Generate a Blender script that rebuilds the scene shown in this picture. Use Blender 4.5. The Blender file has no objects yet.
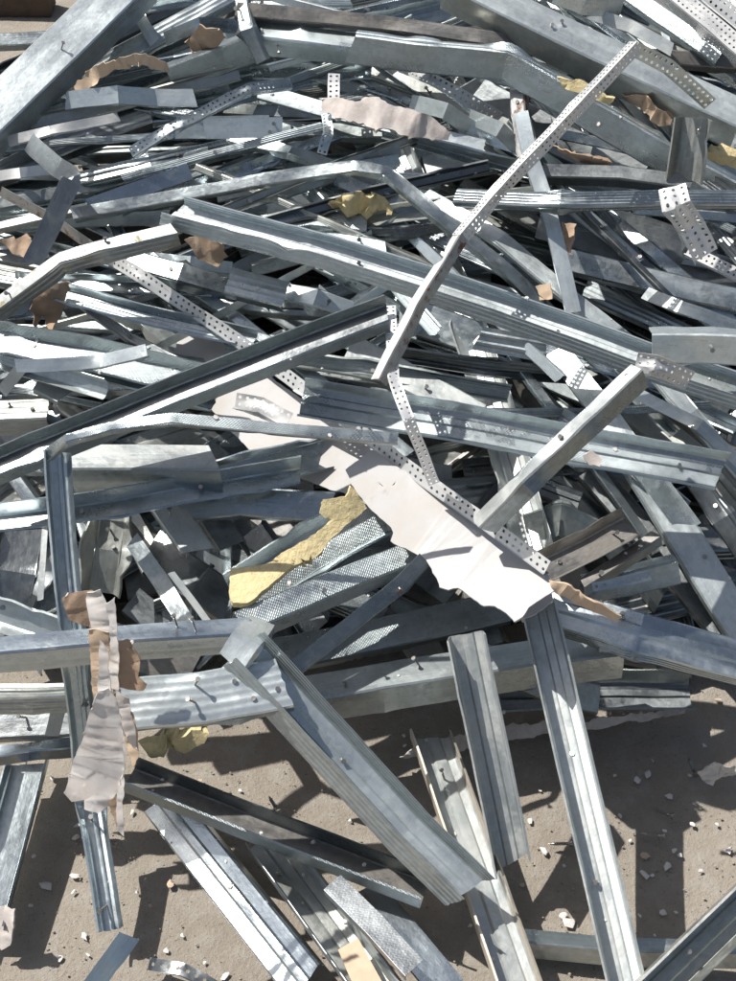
import bpy, bmesh, math, random
from mathutils import Vector, Matrix, noise
R = math.radians
# ---------------------------------------------------------------- camera, sky, sun, exposure
SC = bpy.context.scene
COL = SC.collection
PITCH = 45.0
CAMZ = 1.5
cam_d = bpy.data.cameras.new("camera")
cam = bpy.data.objects.new("camera", cam_d); COL.objects.link(cam)
cam.location = (0, 0, CAMZ); cam.rotation_euler = (R(90 - PITCH), 0, 0)
cam_d.sensor_fit = 'VERTICAL'; cam_d.sensor_height = 36; cam_d.lens = 50
cam_d.clip_start = 0.05; cam_d.clip_end = 500
SC.camera = cam
SUN_EL, SUN_AZ = 54.0, -62.0          # azimuth from +Y, negative = to the left
world = bpy.data.worlds.new("World"); SC.world = world; world.use_nodes = True
wn = world.node_tree
sky = wn.nodes.new('ShaderNodeTexSky'); sky.sky_type = 'NISHITA'; sky.sun_disc = False
sky.sun_elevation = R(SUN_EL); sky.sun_rotation = R(SUN_AZ)
sky.dust_density = 2.5; sky.ozone_density = 0.7
bg = wn.nodes['Background']; bg.inputs['Strength'].default_value = 0.068
hz = wn.nodes.new('ShaderNodeHueSaturation'); hz.inputs['Saturation'].default_value = 0.75   # hazy pale sky
wn.links.new(sky.outputs[0], hz.inputs['Color']); wn.links.new(hz.outputs[0], bg.inputs[0])
sun_d = bpy.data.lights.new("sun", 'SUN'); sun_d.energy = 4.8; sun_d.angle = R(0.5); sun_d.color = (1, 0.955, 0.89)
sun = bpy.data.objects.new("sun", sun_d); COL.objects.link(sun)
sd = Vector((math.sin(R(SUN_AZ)) * math.cos(R(SUN_EL)), math.cos(R(SUN_AZ)) * math.cos(R(SUN_EL)), math.sin(R(SUN_EL))))
sun.rotation_euler = (-sd).to_track_quat('-Z', 'Y').to_euler()
sun.location = sd * 8
SC.view_settings.view_transform = 'Standard'; SC.view_settings.look = 'None'
SC.view_settings.gamma = 1; SC.view_settings.exposure = 0.38; SC.view_settings.use_curve_mapping = False
SC.cycles.max_bounces = 8; SC.cycles.glossy_bounces = 5; SC.cycles.diffuse_bounces = 3

# ---------------------------------------------------------------- placing helpers
# the heap is a slope rising from its front edge; a point is given by where it is seen and by its layer in the heap
FPX = 981 * 50 / 36.0
SLOPE, Y0, LAY = 0.35, 1.10, 0.033
cp, sp = math.cos(R(PITCH)), math.sin(R(PITCH))
CAM = Vector((0, 0, CAMZ))
def ray(u, v):
    x = (u - 368) / FPX; y = -(v - 490.5) / FPX
    return Vector((x, cp + y * sp, -sp + y * cp))
def at(u, v, L):
    d = ray(u, v); h = L * LAY
    ts = [(h - CAMZ) / d.z]
    den = d.z - SLOPE * d.y
    t2 = (h - SLOPE * Y0 - CAMZ) / den
    if t2 > 0: ts.append(t2)
    return CAM + d * min(ts)
def depth(p): return (p - CAM).dot(Vector((0, cp, -sp)))

# ---------------------------------------------------------------- materials
def nt(name):
    m = bpy.data.materials.new(name); m.use_nodes = True
    t = m.node_tree; return m, t, t.nodes['Principled BSDF']
class G:
    def __init__(s, t): s.t = t
    def n(s, typ, **kw):
        a = s.t.nodes.new(typ)
        for k, v in kw.items():
            if k.startswith('i_'): a.inputs[k[2:].replace('_', ' ')].default_value = v
            else: setattr(a, k, v)
        return a
    def l(s, a, b): s.t.links.new(a, b)
    def math(s, op, a, b=None, clamp=False):
        m = s.t.nodes.new('ShaderNodeMath'); m.operation = op; m.use_clamp = clamp
        for i, x in enumerate((a, b)):
            if x is None: continue
            if isinstance(x, (int, float)): m.inputs[i].default_value = x
            else: s.l(x, m.inputs[i])
        return m.outputs[0]
    def ramp(s, src, lo, hi, a=0.0, b=1.0):
        m = s.t.nodes.new('ShaderNodeMapRange'); m.interpolation_type = 'SMOOTHSTEP'
        s.l(src, m.inputs[0])
        for i, x in zip((1, 2, 3, 4), (lo, hi, a, b)): m.inputs[i].default_value = x
        return m.outputs[0]
    def mix(s, f, a, b):
        m = s.t.nodes.new('ShaderNodeMix'); m.data_type = 'RGBA'
        if isinstance(f, (int, float)): m.inputs[0].default_value = f
        else: s.l(f, m.inputs[0])
        for i, x in ((6, a), (7, b)):
            if isinstance(x, (tuple, list)): m.inputs[i].default_value = (*x[:3], 1)
            else: s.l(x, m.inputs[i])
        return m.outputs[2]
    def vmul(s, v, k):
        m = s.t.nodes.new('ShaderNodeVectorMath'); m.operation = 'MULTIPLY'; s.l(v, m.inputs[0]); m.inputs[1].default_value = k
        return m.outputs[0]

def steel(name, base, metallic=0.94, rough=0.31, dirt=0.22, dirtcol=(0.27, 0.27, 0.26), knurl=0, rust=0.0, spangle=0.5, wave=0.12, moss=0.0):
    m, t, p = nt(name); g = G(t)
    uv = g.n('ShaderNodeUVMap').outputs[0]
    oi = g.n('ShaderNodeObjectInfo')
    off = g.n('ShaderNodeVectorMath', operation='ADD'); g.l(uv, off.inputs[0])
    rv = g.n('ShaderNodeCombineXYZ'); g.l(g.math('MULTIPLY', oi.outputs['Random'], 37.0), rv.inputs[0]); g.l(g.math('MULTIPLY', oi.outputs['Random'], 91.0), rv.inputs[2])
    g.l(rv.outputs[0], off.inputs[1]); c = off.outputs[0]
    # zinc flowers
    vo = g.n('ShaderNodeTexVoronoi', i_Scale=150.0); g.l(c, vo.inputs['Vector'])
    sepc = g.n('ShaderNodeSeparateColor'); g.l(vo.outputs['Color'], sepc.inputs[0])
    vo2 = g.n('ShaderNodeTexNoise', i_Scale=420.0, i_Detail=2.0); g.l(c, vo2.inputs['Vector'])
    # streaks along the length (rolling marks)
    st = g.n('ShaderNodeTexNoise', i_Scale=1.0, i_Detail=4.0, i_Roughness=0.6); g.l(g.vmul(c, (5, 420, 60)), st.inputs['Vector'])
    st2 = g.n('ShaderNodeTexNoise', i_Scale=1.0, i_Detail=3.0); g.l(g.vmul(c, (9, 34, 11)), st2.inputs['Vector'])
    # blotches of plaster dust and stain
    bl = g.n('ShaderNodeTexNoise', i_Scale=26.0, i_Detail=6.0, i_Roughness=0.62, i_Distortion=0.6); g.l(c, bl.inputs['Vector'])
    fl = g.n('ShaderNodeTexNoise', i_Scale=170.0, i_Detail=4.0, i_Roughness=0.7); g.l(c, fl.inputs['Vector'])
    val = g.math('ADD', g.ramp(sepc.outputs[0], 0, 1, 1 - 0.16 * spangle, 1 + 0.12 * spangle), g.ramp(st.outputs[0], 0.3, 0.7, -0.05, 0.04))
    val = g.math('ADD', val, g.ramp(st2.outputs[0], 0.3, 0.7, -0.07, 0.06))
    val = g.math('ADD', val, g.ramp(oi.outputs['Random'], 0, 1, -0.22, 0.12))
    hs = g.n('ShaderNodeHueSaturation'); hs.inputs['Color'].default_value = (*base, 1); g.l(val, hs.inputs['Value'])
    col = hs.outputs[0]
    thr = 0.70 - dirt * 0.42
    dm = g.ramp(bl.outputs[0], thr - 0.06, thr + 0.12)
    dm = g.math('MULTIPLY', dm, g.ramp(fl.outputs[0], 0.30, 0.62, 0.35, 1.0))
    dm = g.math('MULTIPLY', dm, 0.42)
    col2 = g.mix(dm, col, dirtcol)
    # pale plaster specks
    sp_ = g.ramp(fl.outputs[0], 0.70, 0.745); col2 = g.mix(g.math('MULTIPLY', sp_, 0.85), col2, (0.62, 0.60, 0.56))
    dmt = g.math('MAXIMUM', dm, sp_)
    # dark scuffs
    sc = g.n('ShaderNodeTexNoise', i_Scale=1.0, i_Detail=5.0, i_Roughness=0.75); g.l(g.vmul(c, (30, 160, 20)), sc.inputs['Vector'])
    scm = g.ramp(sc.outputs[0], 0.60, 0.72); col2 = g.mix(g.math('MULTIPLY', scm, 0.5), col2, tuple(x * 0.35 for x in base))
    if rust > 0:
        rn = g.n('ShaderNodeTexNoise', i_Scale=34.0, i_Detail=8.0, i_Roughness=0.7); g.l(c, rn.inputs['Vector'])
        rm = g.ramp(rn.outputs[0], 0.66 - 0.3 * rust, 0.74 - 0.25 * rust); col2 = g.mix(rm, col2, (0.14, 0.062, 0.03)); dmt = g.math('MAXIMUM', dmt, rm)
    if moss > 0:
        rn = g.n('ShaderNodeTexNoise', i_Scale=60.0, i_Detail=8.0, i_Roughness=0.7); g.l(c, rn.inputs['Vector'])
        rm = g.ramp(rn.outputs[0], 0.66 - 0.3 * moss, 0.76 - 0.25 * moss); col2 = g.mix(rm, col2, (0.30, 0.27, 0.17)); dmt = g.math('MAXIMUM', dmt, rm)
    g.l(col2, p.inputs['Base Color'])
    g.l(g.math('MULTIPLY', g.math('SUBTRACT', 1.0, dmt, True), metallic), p.inputs['Metallic'])
    ro = g.math('ADD', g.ramp(sepc.outputs[1], 0, 1, rough - 0.02, rough + 0.03), g.math('MULTIPLY', dmt, 0.35))
    ro = g.math('ADD', ro, g.ramp(st2.outputs[0], 0.3, 0.7, -0.07, 0.10), True)
    g.l(ro, p.inputs['Roughness'])
    tg = g.n('ShaderNodeTangent', direction_type='UV_MAP'); g.l(tg.outputs[0], p.inputs['Tangent']); p.inputs['Anisotropic'].default_value = 0.55
    # dents and waviness of thin sheet
    wv = g.n('ShaderNodeTexNoise', i_Scale=22.0, i_Detail=3.0, i_Roughness=0.5); g.l(c, wv.inputs['Vector'])
    b0 = g.n('ShaderNodeBump', i_Strength=wave, i_Distance=0.012); g.l(wv.outputs[0], b0.inputs['Height'])
    b1 = g.n('ShaderNodeBump', i_Strength=0.15, i_Distance=0.0005); g.l(st.outputs[0], b1.inputs['Height']); g.l(b0.outputs[0], b1.inputs['Normal'])
    b2 = g.n('ShaderNodeBump', i_Strength=0.3, i_Distance=0.0008); g.l(fl.outputs[0], b2.inputs['Height']); g.l(b1.outputs[0], b2.inputs['Normal'])
    last = b2.outputs[0]
    if knurl:
        sx = g.n('ShaderNodeSeparateXYZ'); g.l(uv, sx.inputs[0])
        k = 2 * math.pi / 0.0034
        if knurl == 1:   # diagonal rows
            a = g.math('SINE', g.math('MULTIPLY', g.math('ADD', sx.outputs[0], sx.outputs[1]), k))
            b = g.math('SINE', g.math('MULTIPLY', g.math('SUBTRACT', sx.outputs[0], sx.outputs[1]), k * 0.62))
            hgt = g.math('MULTIPLY', a, g.math('ADD', b, 1.2))
        else:            # cross ribs between the long ribs
            a = g.math('SINE', g.math('MULTIPLY', g.math('ADD', sx.outputs[0], g.math('MULTIPLY', sx.outputs[1], 0.35)), k * 0.8))
            b = g.math('SINE', g.math('MULTIPLY', sx.outputs[1], k * 0.42)); hgt = g.math('MULTIPLY', g.math('MULTIPLY', a, 0.35), g.math('ABSOLUTE', b))
        b3 = g.n('ShaderNodeBump', i_Strength=0.2, i_Distance=0.0006); g.l(hgt, b3.inputs['Height']); g.l(last, b3.inputs['Normal']); last = b3.outputs[0]
    g.l(last, p.inputs['Normal'])
    return m
M = {}
M['zinc'] = steel('galvanised_steel', (0.455, 0.51, 0.53))
M['bright'] = steel('clean_bright_steel', (0.575, 0.635, 0.65), 0.66, 0.34, 0.12, (0.40, 0.39, 0.36), spangle=0.4)
M['shiny'] = steel('smooth_shiny_steel', (0.49, 0.55, 0.585), 0.96, 0.27, 0.08, spangle=0.3, wave=0.10)
M['dull'] = steel('dull_dusty_steel', (0.38, 0.425, 0.425), 0.9, 0.36, 0.4, (0.29, 0.29, 0.275))
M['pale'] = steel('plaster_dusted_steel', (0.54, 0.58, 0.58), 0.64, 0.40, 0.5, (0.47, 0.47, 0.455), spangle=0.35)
M['dark'] = steel('shaded_grimy_steel', (0.23, 0.25, 0.26), 0.94, 0.34, 0.3, (0.09, 0.088, 0.08))  # base darkened for lengths lying in shadow, with grime blotches over it
M['olive'] = steel('tarnished_greenish_steel', (0.40, 0.42, 0.40), 0.72, 0.38, 0.4, (0.30, 0.305, 0.28))
M['knurl'] = steel('knurled_galvanised_steel', (0.49, 0.55, 0.57), 0.94, 0.33, 0.15, knurl=1)
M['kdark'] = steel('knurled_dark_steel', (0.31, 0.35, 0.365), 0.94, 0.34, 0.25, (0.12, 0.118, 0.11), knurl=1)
M['emboss'] = steel('cross_ribbed_steel', (0.42, 0.45, 0.47), 0.95, 0.42, 0.15, knurl=2)
M['rusty'] = steel('rust_spotted_steel', (0.38, 0.39, 0.39), 0.75, 0.42, 0.4, rust=0.5)
M['brown'] = steel('grime_stained_steel', (0.28, 0.275, 0.265), 0.8, 0.40, 0.5, (0.17, 0.145, 0.115), rust=0.08)
M['moss'] = steel('dirt_crusted_steel', (0.37, 0.39, 0.39), 0.8, 0.42, 0.4, moss=0.42)
M['white'] = steel('whitened_bead_steel', (0.74, 0.75, 0.75), 0.45, 0.42, 0.35, (0.66, 0.64, 0.61), spangle=0.2)
M['tanm'] = steel('tan_stained_steel', (0.52, 0.485, 0.42), 0.4, 0.5, 0.7, (0.50, 0.42, 0.32), spangle=0.1)
def soft(name, base, var, scale=40, rough=0.9, spots=None, bump=0.6, dist=0.003, stain=(0.3, 0.26, 0.2), stn=0.3):
    m, t, p = nt(name); g = G(t)
    tc = g.n('ShaderNodeTexCoord').outputs['Object']
    a = g.n('ShaderNodeTexNoise', i_Scale=float(scale), i_Detail=8.0, i_Roughness=0.65); g.l(tc, a.inputs['Vector'])
    b = g.n('ShaderNodeTexNoise', i_Scale=scale * 6.0, i_Detail=4.0, i_Roughness=0.7); g.l(tc, b.inputs['Vector'])
    col = g.mix(g.ramp(a.outputs[0], 0.3, 0.7), base, var)
    s2 = g.n('ShaderNodeTexNoise', i_Scale=scale * 0.5, i_Detail=5.0); s2.noise_dimensions = '4D'; s2.inputs['W'].default_value = 7.0; g.l(tc, s2.inputs['Vector'])
    col = g.mix(g.math('MULTIPLY', g.ramp(s2.outputs[0], 0.54, 0.66), stn), col, stain)
    if spots: col = g.mix(g.ramp(b.outputs[0], 0.60, 0.68), col, spots)
    g.l(col, p.inputs['Base Color']); p.inputs['Roughness'].default_value = rough
    h = g.math('ADD', a.outputs[0], g.math('MULTIPLY', b.outputs[0], 0.3))
    bp = g.n('ShaderNodeBump', i_Strength=bump, i_Distance=dist); g.l(h, bp.inputs['Height']); g.l(bp.outputs[0], p.inputs['Normal'])
    return m
M['board'] = soft('white_board_paper', (0.545, 0.54, 0.535), (0.51, 0.505, 0.50), 14, 0.8, None, 0.25, 0.004, (0.47, 0.43, 0.38), 0.5)
M['liner'] = soft('torn_board_liner', (0.74, 0.715, 0.69), (0.66, 0.59, 0.53), 30, 0.9, (0.76, 0.74, 0.71), 0.12, 0.0015)
M['plaster'] = soft('crumbling_plaster', (0.62, 0.58, 0.55), (0.52, 0.46, 0.42), 60, 0.95, (0.66, 0.63, 0.60), 0.5, 0.002)
M['kraft'] = soft('brown_kraft_paper', (0.44, 0.315, 0.22), (0.36, 0.26, 0.185), 35, 0.85, None, 0.5, 0.003, (0.55, 0.47, 0.38), 0.6)
M['tan'] = soft('tan_board_liner', (0.66, 0.51, 0.37), (0.56, 0.42, 0.30), 50, 0.88, None, 0.4, 0.002)
M['foam'] = soft('yellow_insulation_foam', (0.76, 0.65, 0.38), (0.68, 0.56, 0.30), 160, 0.97, (0.74, 0.65, 0.45), 1.0, 0.003, (0.42, 0.33, 0.2), 0.35)
M['screw'] = steel('screw_steel', (0.40, 0.39, 0.37), 0.85, 0.35, 0.3, rust=0.2)
# ---------------------------------------------------------------- object helpers
GRP = 'steel profiles thrown on the scrap heap'
def tag(o, label, cat, group=None, kind=None):
    if label: o['label'] = label
    if cat: o['category'] = cat
    if group: o['group'] = group
    if kind: o['kind'] = kind
    return o
def mesh_obj(name, verts, faces, mat, parent=None, uvs=None, thick=0.0, sharp=20, off=0.0):
    me = bpy.data.meshes.new(name); me.from_pydata([tuple(v) for v in verts], [], faces)
    if uvs:
        ul = me.uv_layers.new(name='UVMap')
        for lp in me.loops: ul.data[lp.index].uv = uvs[lp.vertex_index]
    me.polygons.foreach_set('use_smooth', [True] * len(me.polygons))
    me.set_sharp_from_angle(angle=R(sharp)); me.materials.append(mat); me.update()
    o = bpy.data.objects.new(name, me); COL.objects.link(o); o.parent = parent
    if thick:
        s = o.modifiers.new('thickness', 'SOLIDIFY'); s.thickness = thick; s.offset = off; s.use_even_offset = False
        e = o.modifiers.new('crisp_edges', 'EDGE_SPLIT'); e.split_angle = R(sharp)
    return o
def empty(name, loc):
    o = bpy.data.objects.new(name, None); COL.objects.link(o); o.location = loc; o.empty_display_size = 0.02
    return o

class Path:
    """A bent length of sheet metal: maps (distance along, across, out) to a point."""
    def __init__(s, P, roll, seed, dmg, Nd=None):
        s.P = P; s.seed = seed; s.dmg = dmg
        s.cum = [0.0]
        for a, b in zip(P, P[1:]): s.cum.append(s.cum[-1] + (b - a).length)
        s.L = s.cum[-1]
        s.seg = [(b - a).normalized() for a, b in zip(P, P[1:])]
        n = len(P); s.T = []
        for i in range(n):
            if i == 0: t = s.seg[0]
            elif i == n - 1: t = s.seg[-1]
            else: t = (s.seg[i - 1] + s.seg[i]).normalized()
            s.T.append(t)
        rl = roll if isinstance(roll, (tuple, list)) else [roll] * n
        if len(rl) < n: rl = [rl[0] + (rl[-1] - rl[0]) * s.cum[i] / s.L for i in range(n)]
        mid = s.pos(s.L / 2)
        s.V = Nd or (CAM - mid).normalized(); s.rl = rl
        s.fr = [s.frame(c) for c in s.cum]
        rr = random.Random(int(seed * 1000)); s.dents = []
        for _ in range(int(s.L * 9 * dmg * rr.uniform(.4, 1.3)) + (1 if dmg > .7 else 0)):
            s.dents.append((rr.uniform(0.02, max(.03, s.L - .02)), rr.choice((-1, 1)), rr.uniform(-.9, 1.1) * min(1.4, dmg), rr.uniform(.008, .022)))
    def segframe(s, i, r):
        t = s.seg[i]; N = (s.V - t * s.V.dot(t)).normalized(); S = t.cross(N)
        return (S * math.cos(r) - N * math.sin(r), N * math.cos(r) + S * math.sin(r))
    def frame(s, d):
        i, f = s.loc(d); r = R(s.rl[i] + (s.rl[i + 1] - s.rl[i]) * f)
        A, B = s.segframe(i, r); e = 0.007
        for j, c in ((i - 1, s.cum[i]), (i + 1, s.cum[i + 1])):
            if 0 <= j < len(s.seg) and abs(d - c) < e:
                A2, B2 = s.segframe(j, r); w = 0.5 * (1 - abs(d - c) / e); A = A.lerp(A2, w); B = B.lerp(B2, w)
        return A, B
    def loc(s, d):
        d = min(max(d, 0), s.L)
        for i in range(len(s.seg)):
            if d <= s.cum[i + 1] or i == len(s.seg) - 1:
                return i, (d - s.cum[i]) / max(1e-9, s.cum[i + 1] - s.cum[i])
    def pos(s, d):
        i, f = s.loc(d); return s.P[i].lerp(s.P[i + 1], f)
    def kink(s, d):
        k = 0
        for i in range(1, len(s.P) - 1):
            ang = math.acos(max(-1, min(1, s.seg[i - 1].dot(s.seg[i]))))
            if ang > .14: k = max(k, min(1, ang * 1.8) * math.exp(-((d - s.cum[i]) / 0.02) ** 2))
        return k
    def F(s, d, a, b, flex=0.0):
        over = 0
        if d < 0: over = d
        if d > s.L: over = d - s.L
        i, f = s.loc(d)
        p = s.P[i].lerp(s.P[i + 1], f) + s.seg[i] * over
        A, B = s.frame(d)
        nz = lambda q, k: noise.noise(Vector((q, s.seed * 7.13 + k * 3.7, k * 1.9)))
        q = d * 5.0
        g = s.dmg
        a2 = a + g * 0.0018 * nz(q, 1) + g * 0.0007 * nz(d * 22, 2)
        b2 = b + g * 0.0025 * nz(q, 3) + g * 0.0010 * nz(d * 18 + a * 40, 4)
        for dc, sg, am, wd in s.dents:
            x = abs(d - dc) / wd
            if x < 1 and (a > 0) == (sg > 0):
                x = 1 - x; a2 += flex * am * 0.32 * x * sg; b2 -= flex * abs(am) * 0.22 * x * (1 if b > 0 else -1)
                if not flex: b2 += am * 0.0016 * x * min(1, abs(a) * 90)
        k = s.kink(d)
        # loose edges of flanges wander and fold where the length is kinked
        a2 += flex * (g * 0.10 * nz(d * 7 + (3 if a > 0 else 9), 5) + g * 0.05 * nz(d * 25 + (3 if a > 0 else 9), 6))
        b2 -= flex * k * 0.45 * (1 if b > 0 else -1)
        a2 += flex * k * 0.45 * (1 if a > 0 else -1)
        b2 += k * 0.003 * math.sin(a * 260)
        return p + A * a2 + B * b2

def ribline(p0, p1, n, h, nrm):
    """points from p0 to p1 with n small pressed ribs of height h along nrm"""
    out = [p0]
    if n == -1:      # shallow raised band between two sloping sides
        q = .24 + .14 * noise.noise(Vector((p1[0] * 900, 1, 2))); u_ = .56 + .16 * noise.noise(Vector((p1[0] * 700, 5, 2)))
        for t, hh in ((q, -.7), (q + .06, .8), (q * .5 + u_ * .5, .9), (u_, .8), (u_ + .07, -.7)):
            out.append((p0[0] + (p1[0] - p0[0]) * t + nrm[0] * h * hh, p0[1] + (p1[1] - p0[1]) * t + nrm[1] * h * hh))
    elif n:
        for k in range(n):
            c = (k + 0.75) / (n + 0.5); wd = 0.30 / (n + 0.5)
            for t, hh in ((c - wd, 0), (c - wd * 0.35, 1), (c + wd * 0.35, 1), (c + wd, 0)):
                out.append((p0[0] + (p1[0] - p0[0]) * t + nrm[0] * h * hh, p0[1] + (p1[1] - p0[1]) * t + nrm[1] * h * hh))
    else:
        out.append(((p0[0] + p1[0]) / 2, (p0[1] + p1[1]) / 2))
    out.append(p1)
    return out
def strip_mesh(path, prof, step, cut0, cut1, flexref, rag=0.0, rng=None):
    """sweep an open profile; returns verts, faces, uvs"""
    n = max(3, int(path.L / step))
    ds = [path.L * i / n for i in range(n + 1)]
    for c in path.cum[1:-1]:
        for e in (-0.006, 0, 0.006): ds.append(c + e)
    ds = sorted(set(round(max(0, min(path.L, x)), 5) for x in ds))
    m = len(prof); vs = []; uv = []
    acc = [0]
    for a, b in zip(prof, prof[1:]): acc.append(acc[-1] + math.hypot(b[0] - a[0], b[1] - a[1]))
    for i, d in enumerate(ds):
        for j, (a, b) in enumerate(prof):
            dd = d
            if i == 0: dd += cut0 * a + (rag * noise.noise(Vector((a * 150, b * 150, path.seed))) )
            elif i == len(ds) - 1: dd += cut1 * a + (rag * noise.noise(Vector((a * 150 + 9, b * 150, path.seed))))
            vs.append(path.F(dd, a, b, abs(b) if flexref else 0.0)); uv.append((d, acc[j] + prof[0][0]))
    fs = [(i * m + j, i * m + j + 1, (i + 1) * m + j + 1, (i + 1) * m + j) for i in range(len(ds) - 1) for j in range(m - 1)]
    return vs, fs, uv
def perf_mesh(path, p0, p1, rows, pitch, hole, flexref=False, seed=0):
    """flat strip between profile points p0 and p1 with punched round holes"""
    W = math.hypot(p1[0] - p0[0], p1[1] - p0[1]); nx = max(2, int(path.L / pitch)); dx = path.L / nx
    vs = []; fs = []; uv = []; idx = {}
    def V(s_, t_):
        key = (round(s_ / dx * 40), round(t_ * rows * 40))
        if key in idx: return idx[key]
        a = p0[0] + (p1[0] - p0[0]) * t_; b = p0[1] + (p1[1] - p0[1]) * t_
        idx[key] = len(vs); vs.append(path.F(s_, a, b, abs(b) if flexref else 0)); uv.append((s_, t_ * W)); return idx[key]
    cw = 1.0 / rows; r_s = hole; r_t = hole / W
    for i in range(nx):
        for j in range(rows):
            off = 0.0 if j % 2 == 0 else 0.28
            cx = (i + 0.5) * dx; cy = (j + 0.5) * cw
            outer = [V(i * dx, j * cw), V((i + .5) * dx, j * cw), V((i + 1) * dx, j * cw), V((i + 1) * dx, (j + .5) * cw), V((i + 1) * dx, (j + 1) * cw), V((i + .5) * dx, (j + 1) * cw), V(i * dx, (j + 1) * cw), V(i * dx, (j + .5) * cw)]
            if noise.noise(Vector((i * 3.3, j * 5.1, seed))) > 0.45:
                fs.append(tuple(outer)); continue
            inner = []
            for q in range(8):
                an = R(-135 + 45 * q); x = cx + r_s * math.cos(an) + off * dx * 0.3; y = cy + r_t * math.sin(an)
                a = p0[0] + (p1[0] - p0[0]) * y; b = p0[1] + (p1[1] - p0[1]) * y
                inner.append(len(vs)); vs.append(path.F(x, a, b, abs(b) if flexref else 0)); uv.append((x, y * W))
            for q in range(8):
                q2 = (q + 1) % 8; fs.append((outer[q], outer[q2], inner[q2], inner[q]))
    return vs, fs, uv

def screw_mesh(p, d, ln, parent, base, rad=0.0013):
    d = d.normalized(); a = d.orthogonal().normalized(); b = d.cross(a)
    prof = [(0, 0.0), (0, rad * 2.3), (0.0012, rad * 2.3), (0.004, rad * 0.9), (ln * 0.3, rad * 0.8)]
    k = ln * 0.3
    while k < ln * 0.8: prof += [(k, rad * 1.2), (k + 0.0009, rad * 0.75)]; k += 0.0022
    prof += [(ln * 0.85, rad * 0.75), (ln, 0.0)]
    vs = []; n = 7
    for z, r in prof:
        for i in range(n): an = 2 * math.pi * i / n; vs.append(p - base + d * (ln - z) + (a * math.cos(an) + b * math.sin(an)) * r)
    fs = [(i * n + j, i * n + (j + 1) % n, (i + 1) * n + (j + 1) % n, (i + 1) * n + j) for i in range(len(prof) - 1) for j in range(n)]
    return mesh_obj('screw', vs, fs, M['screw'], parent, [(v.x, v.y) for v in vs], sharp=50)

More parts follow.
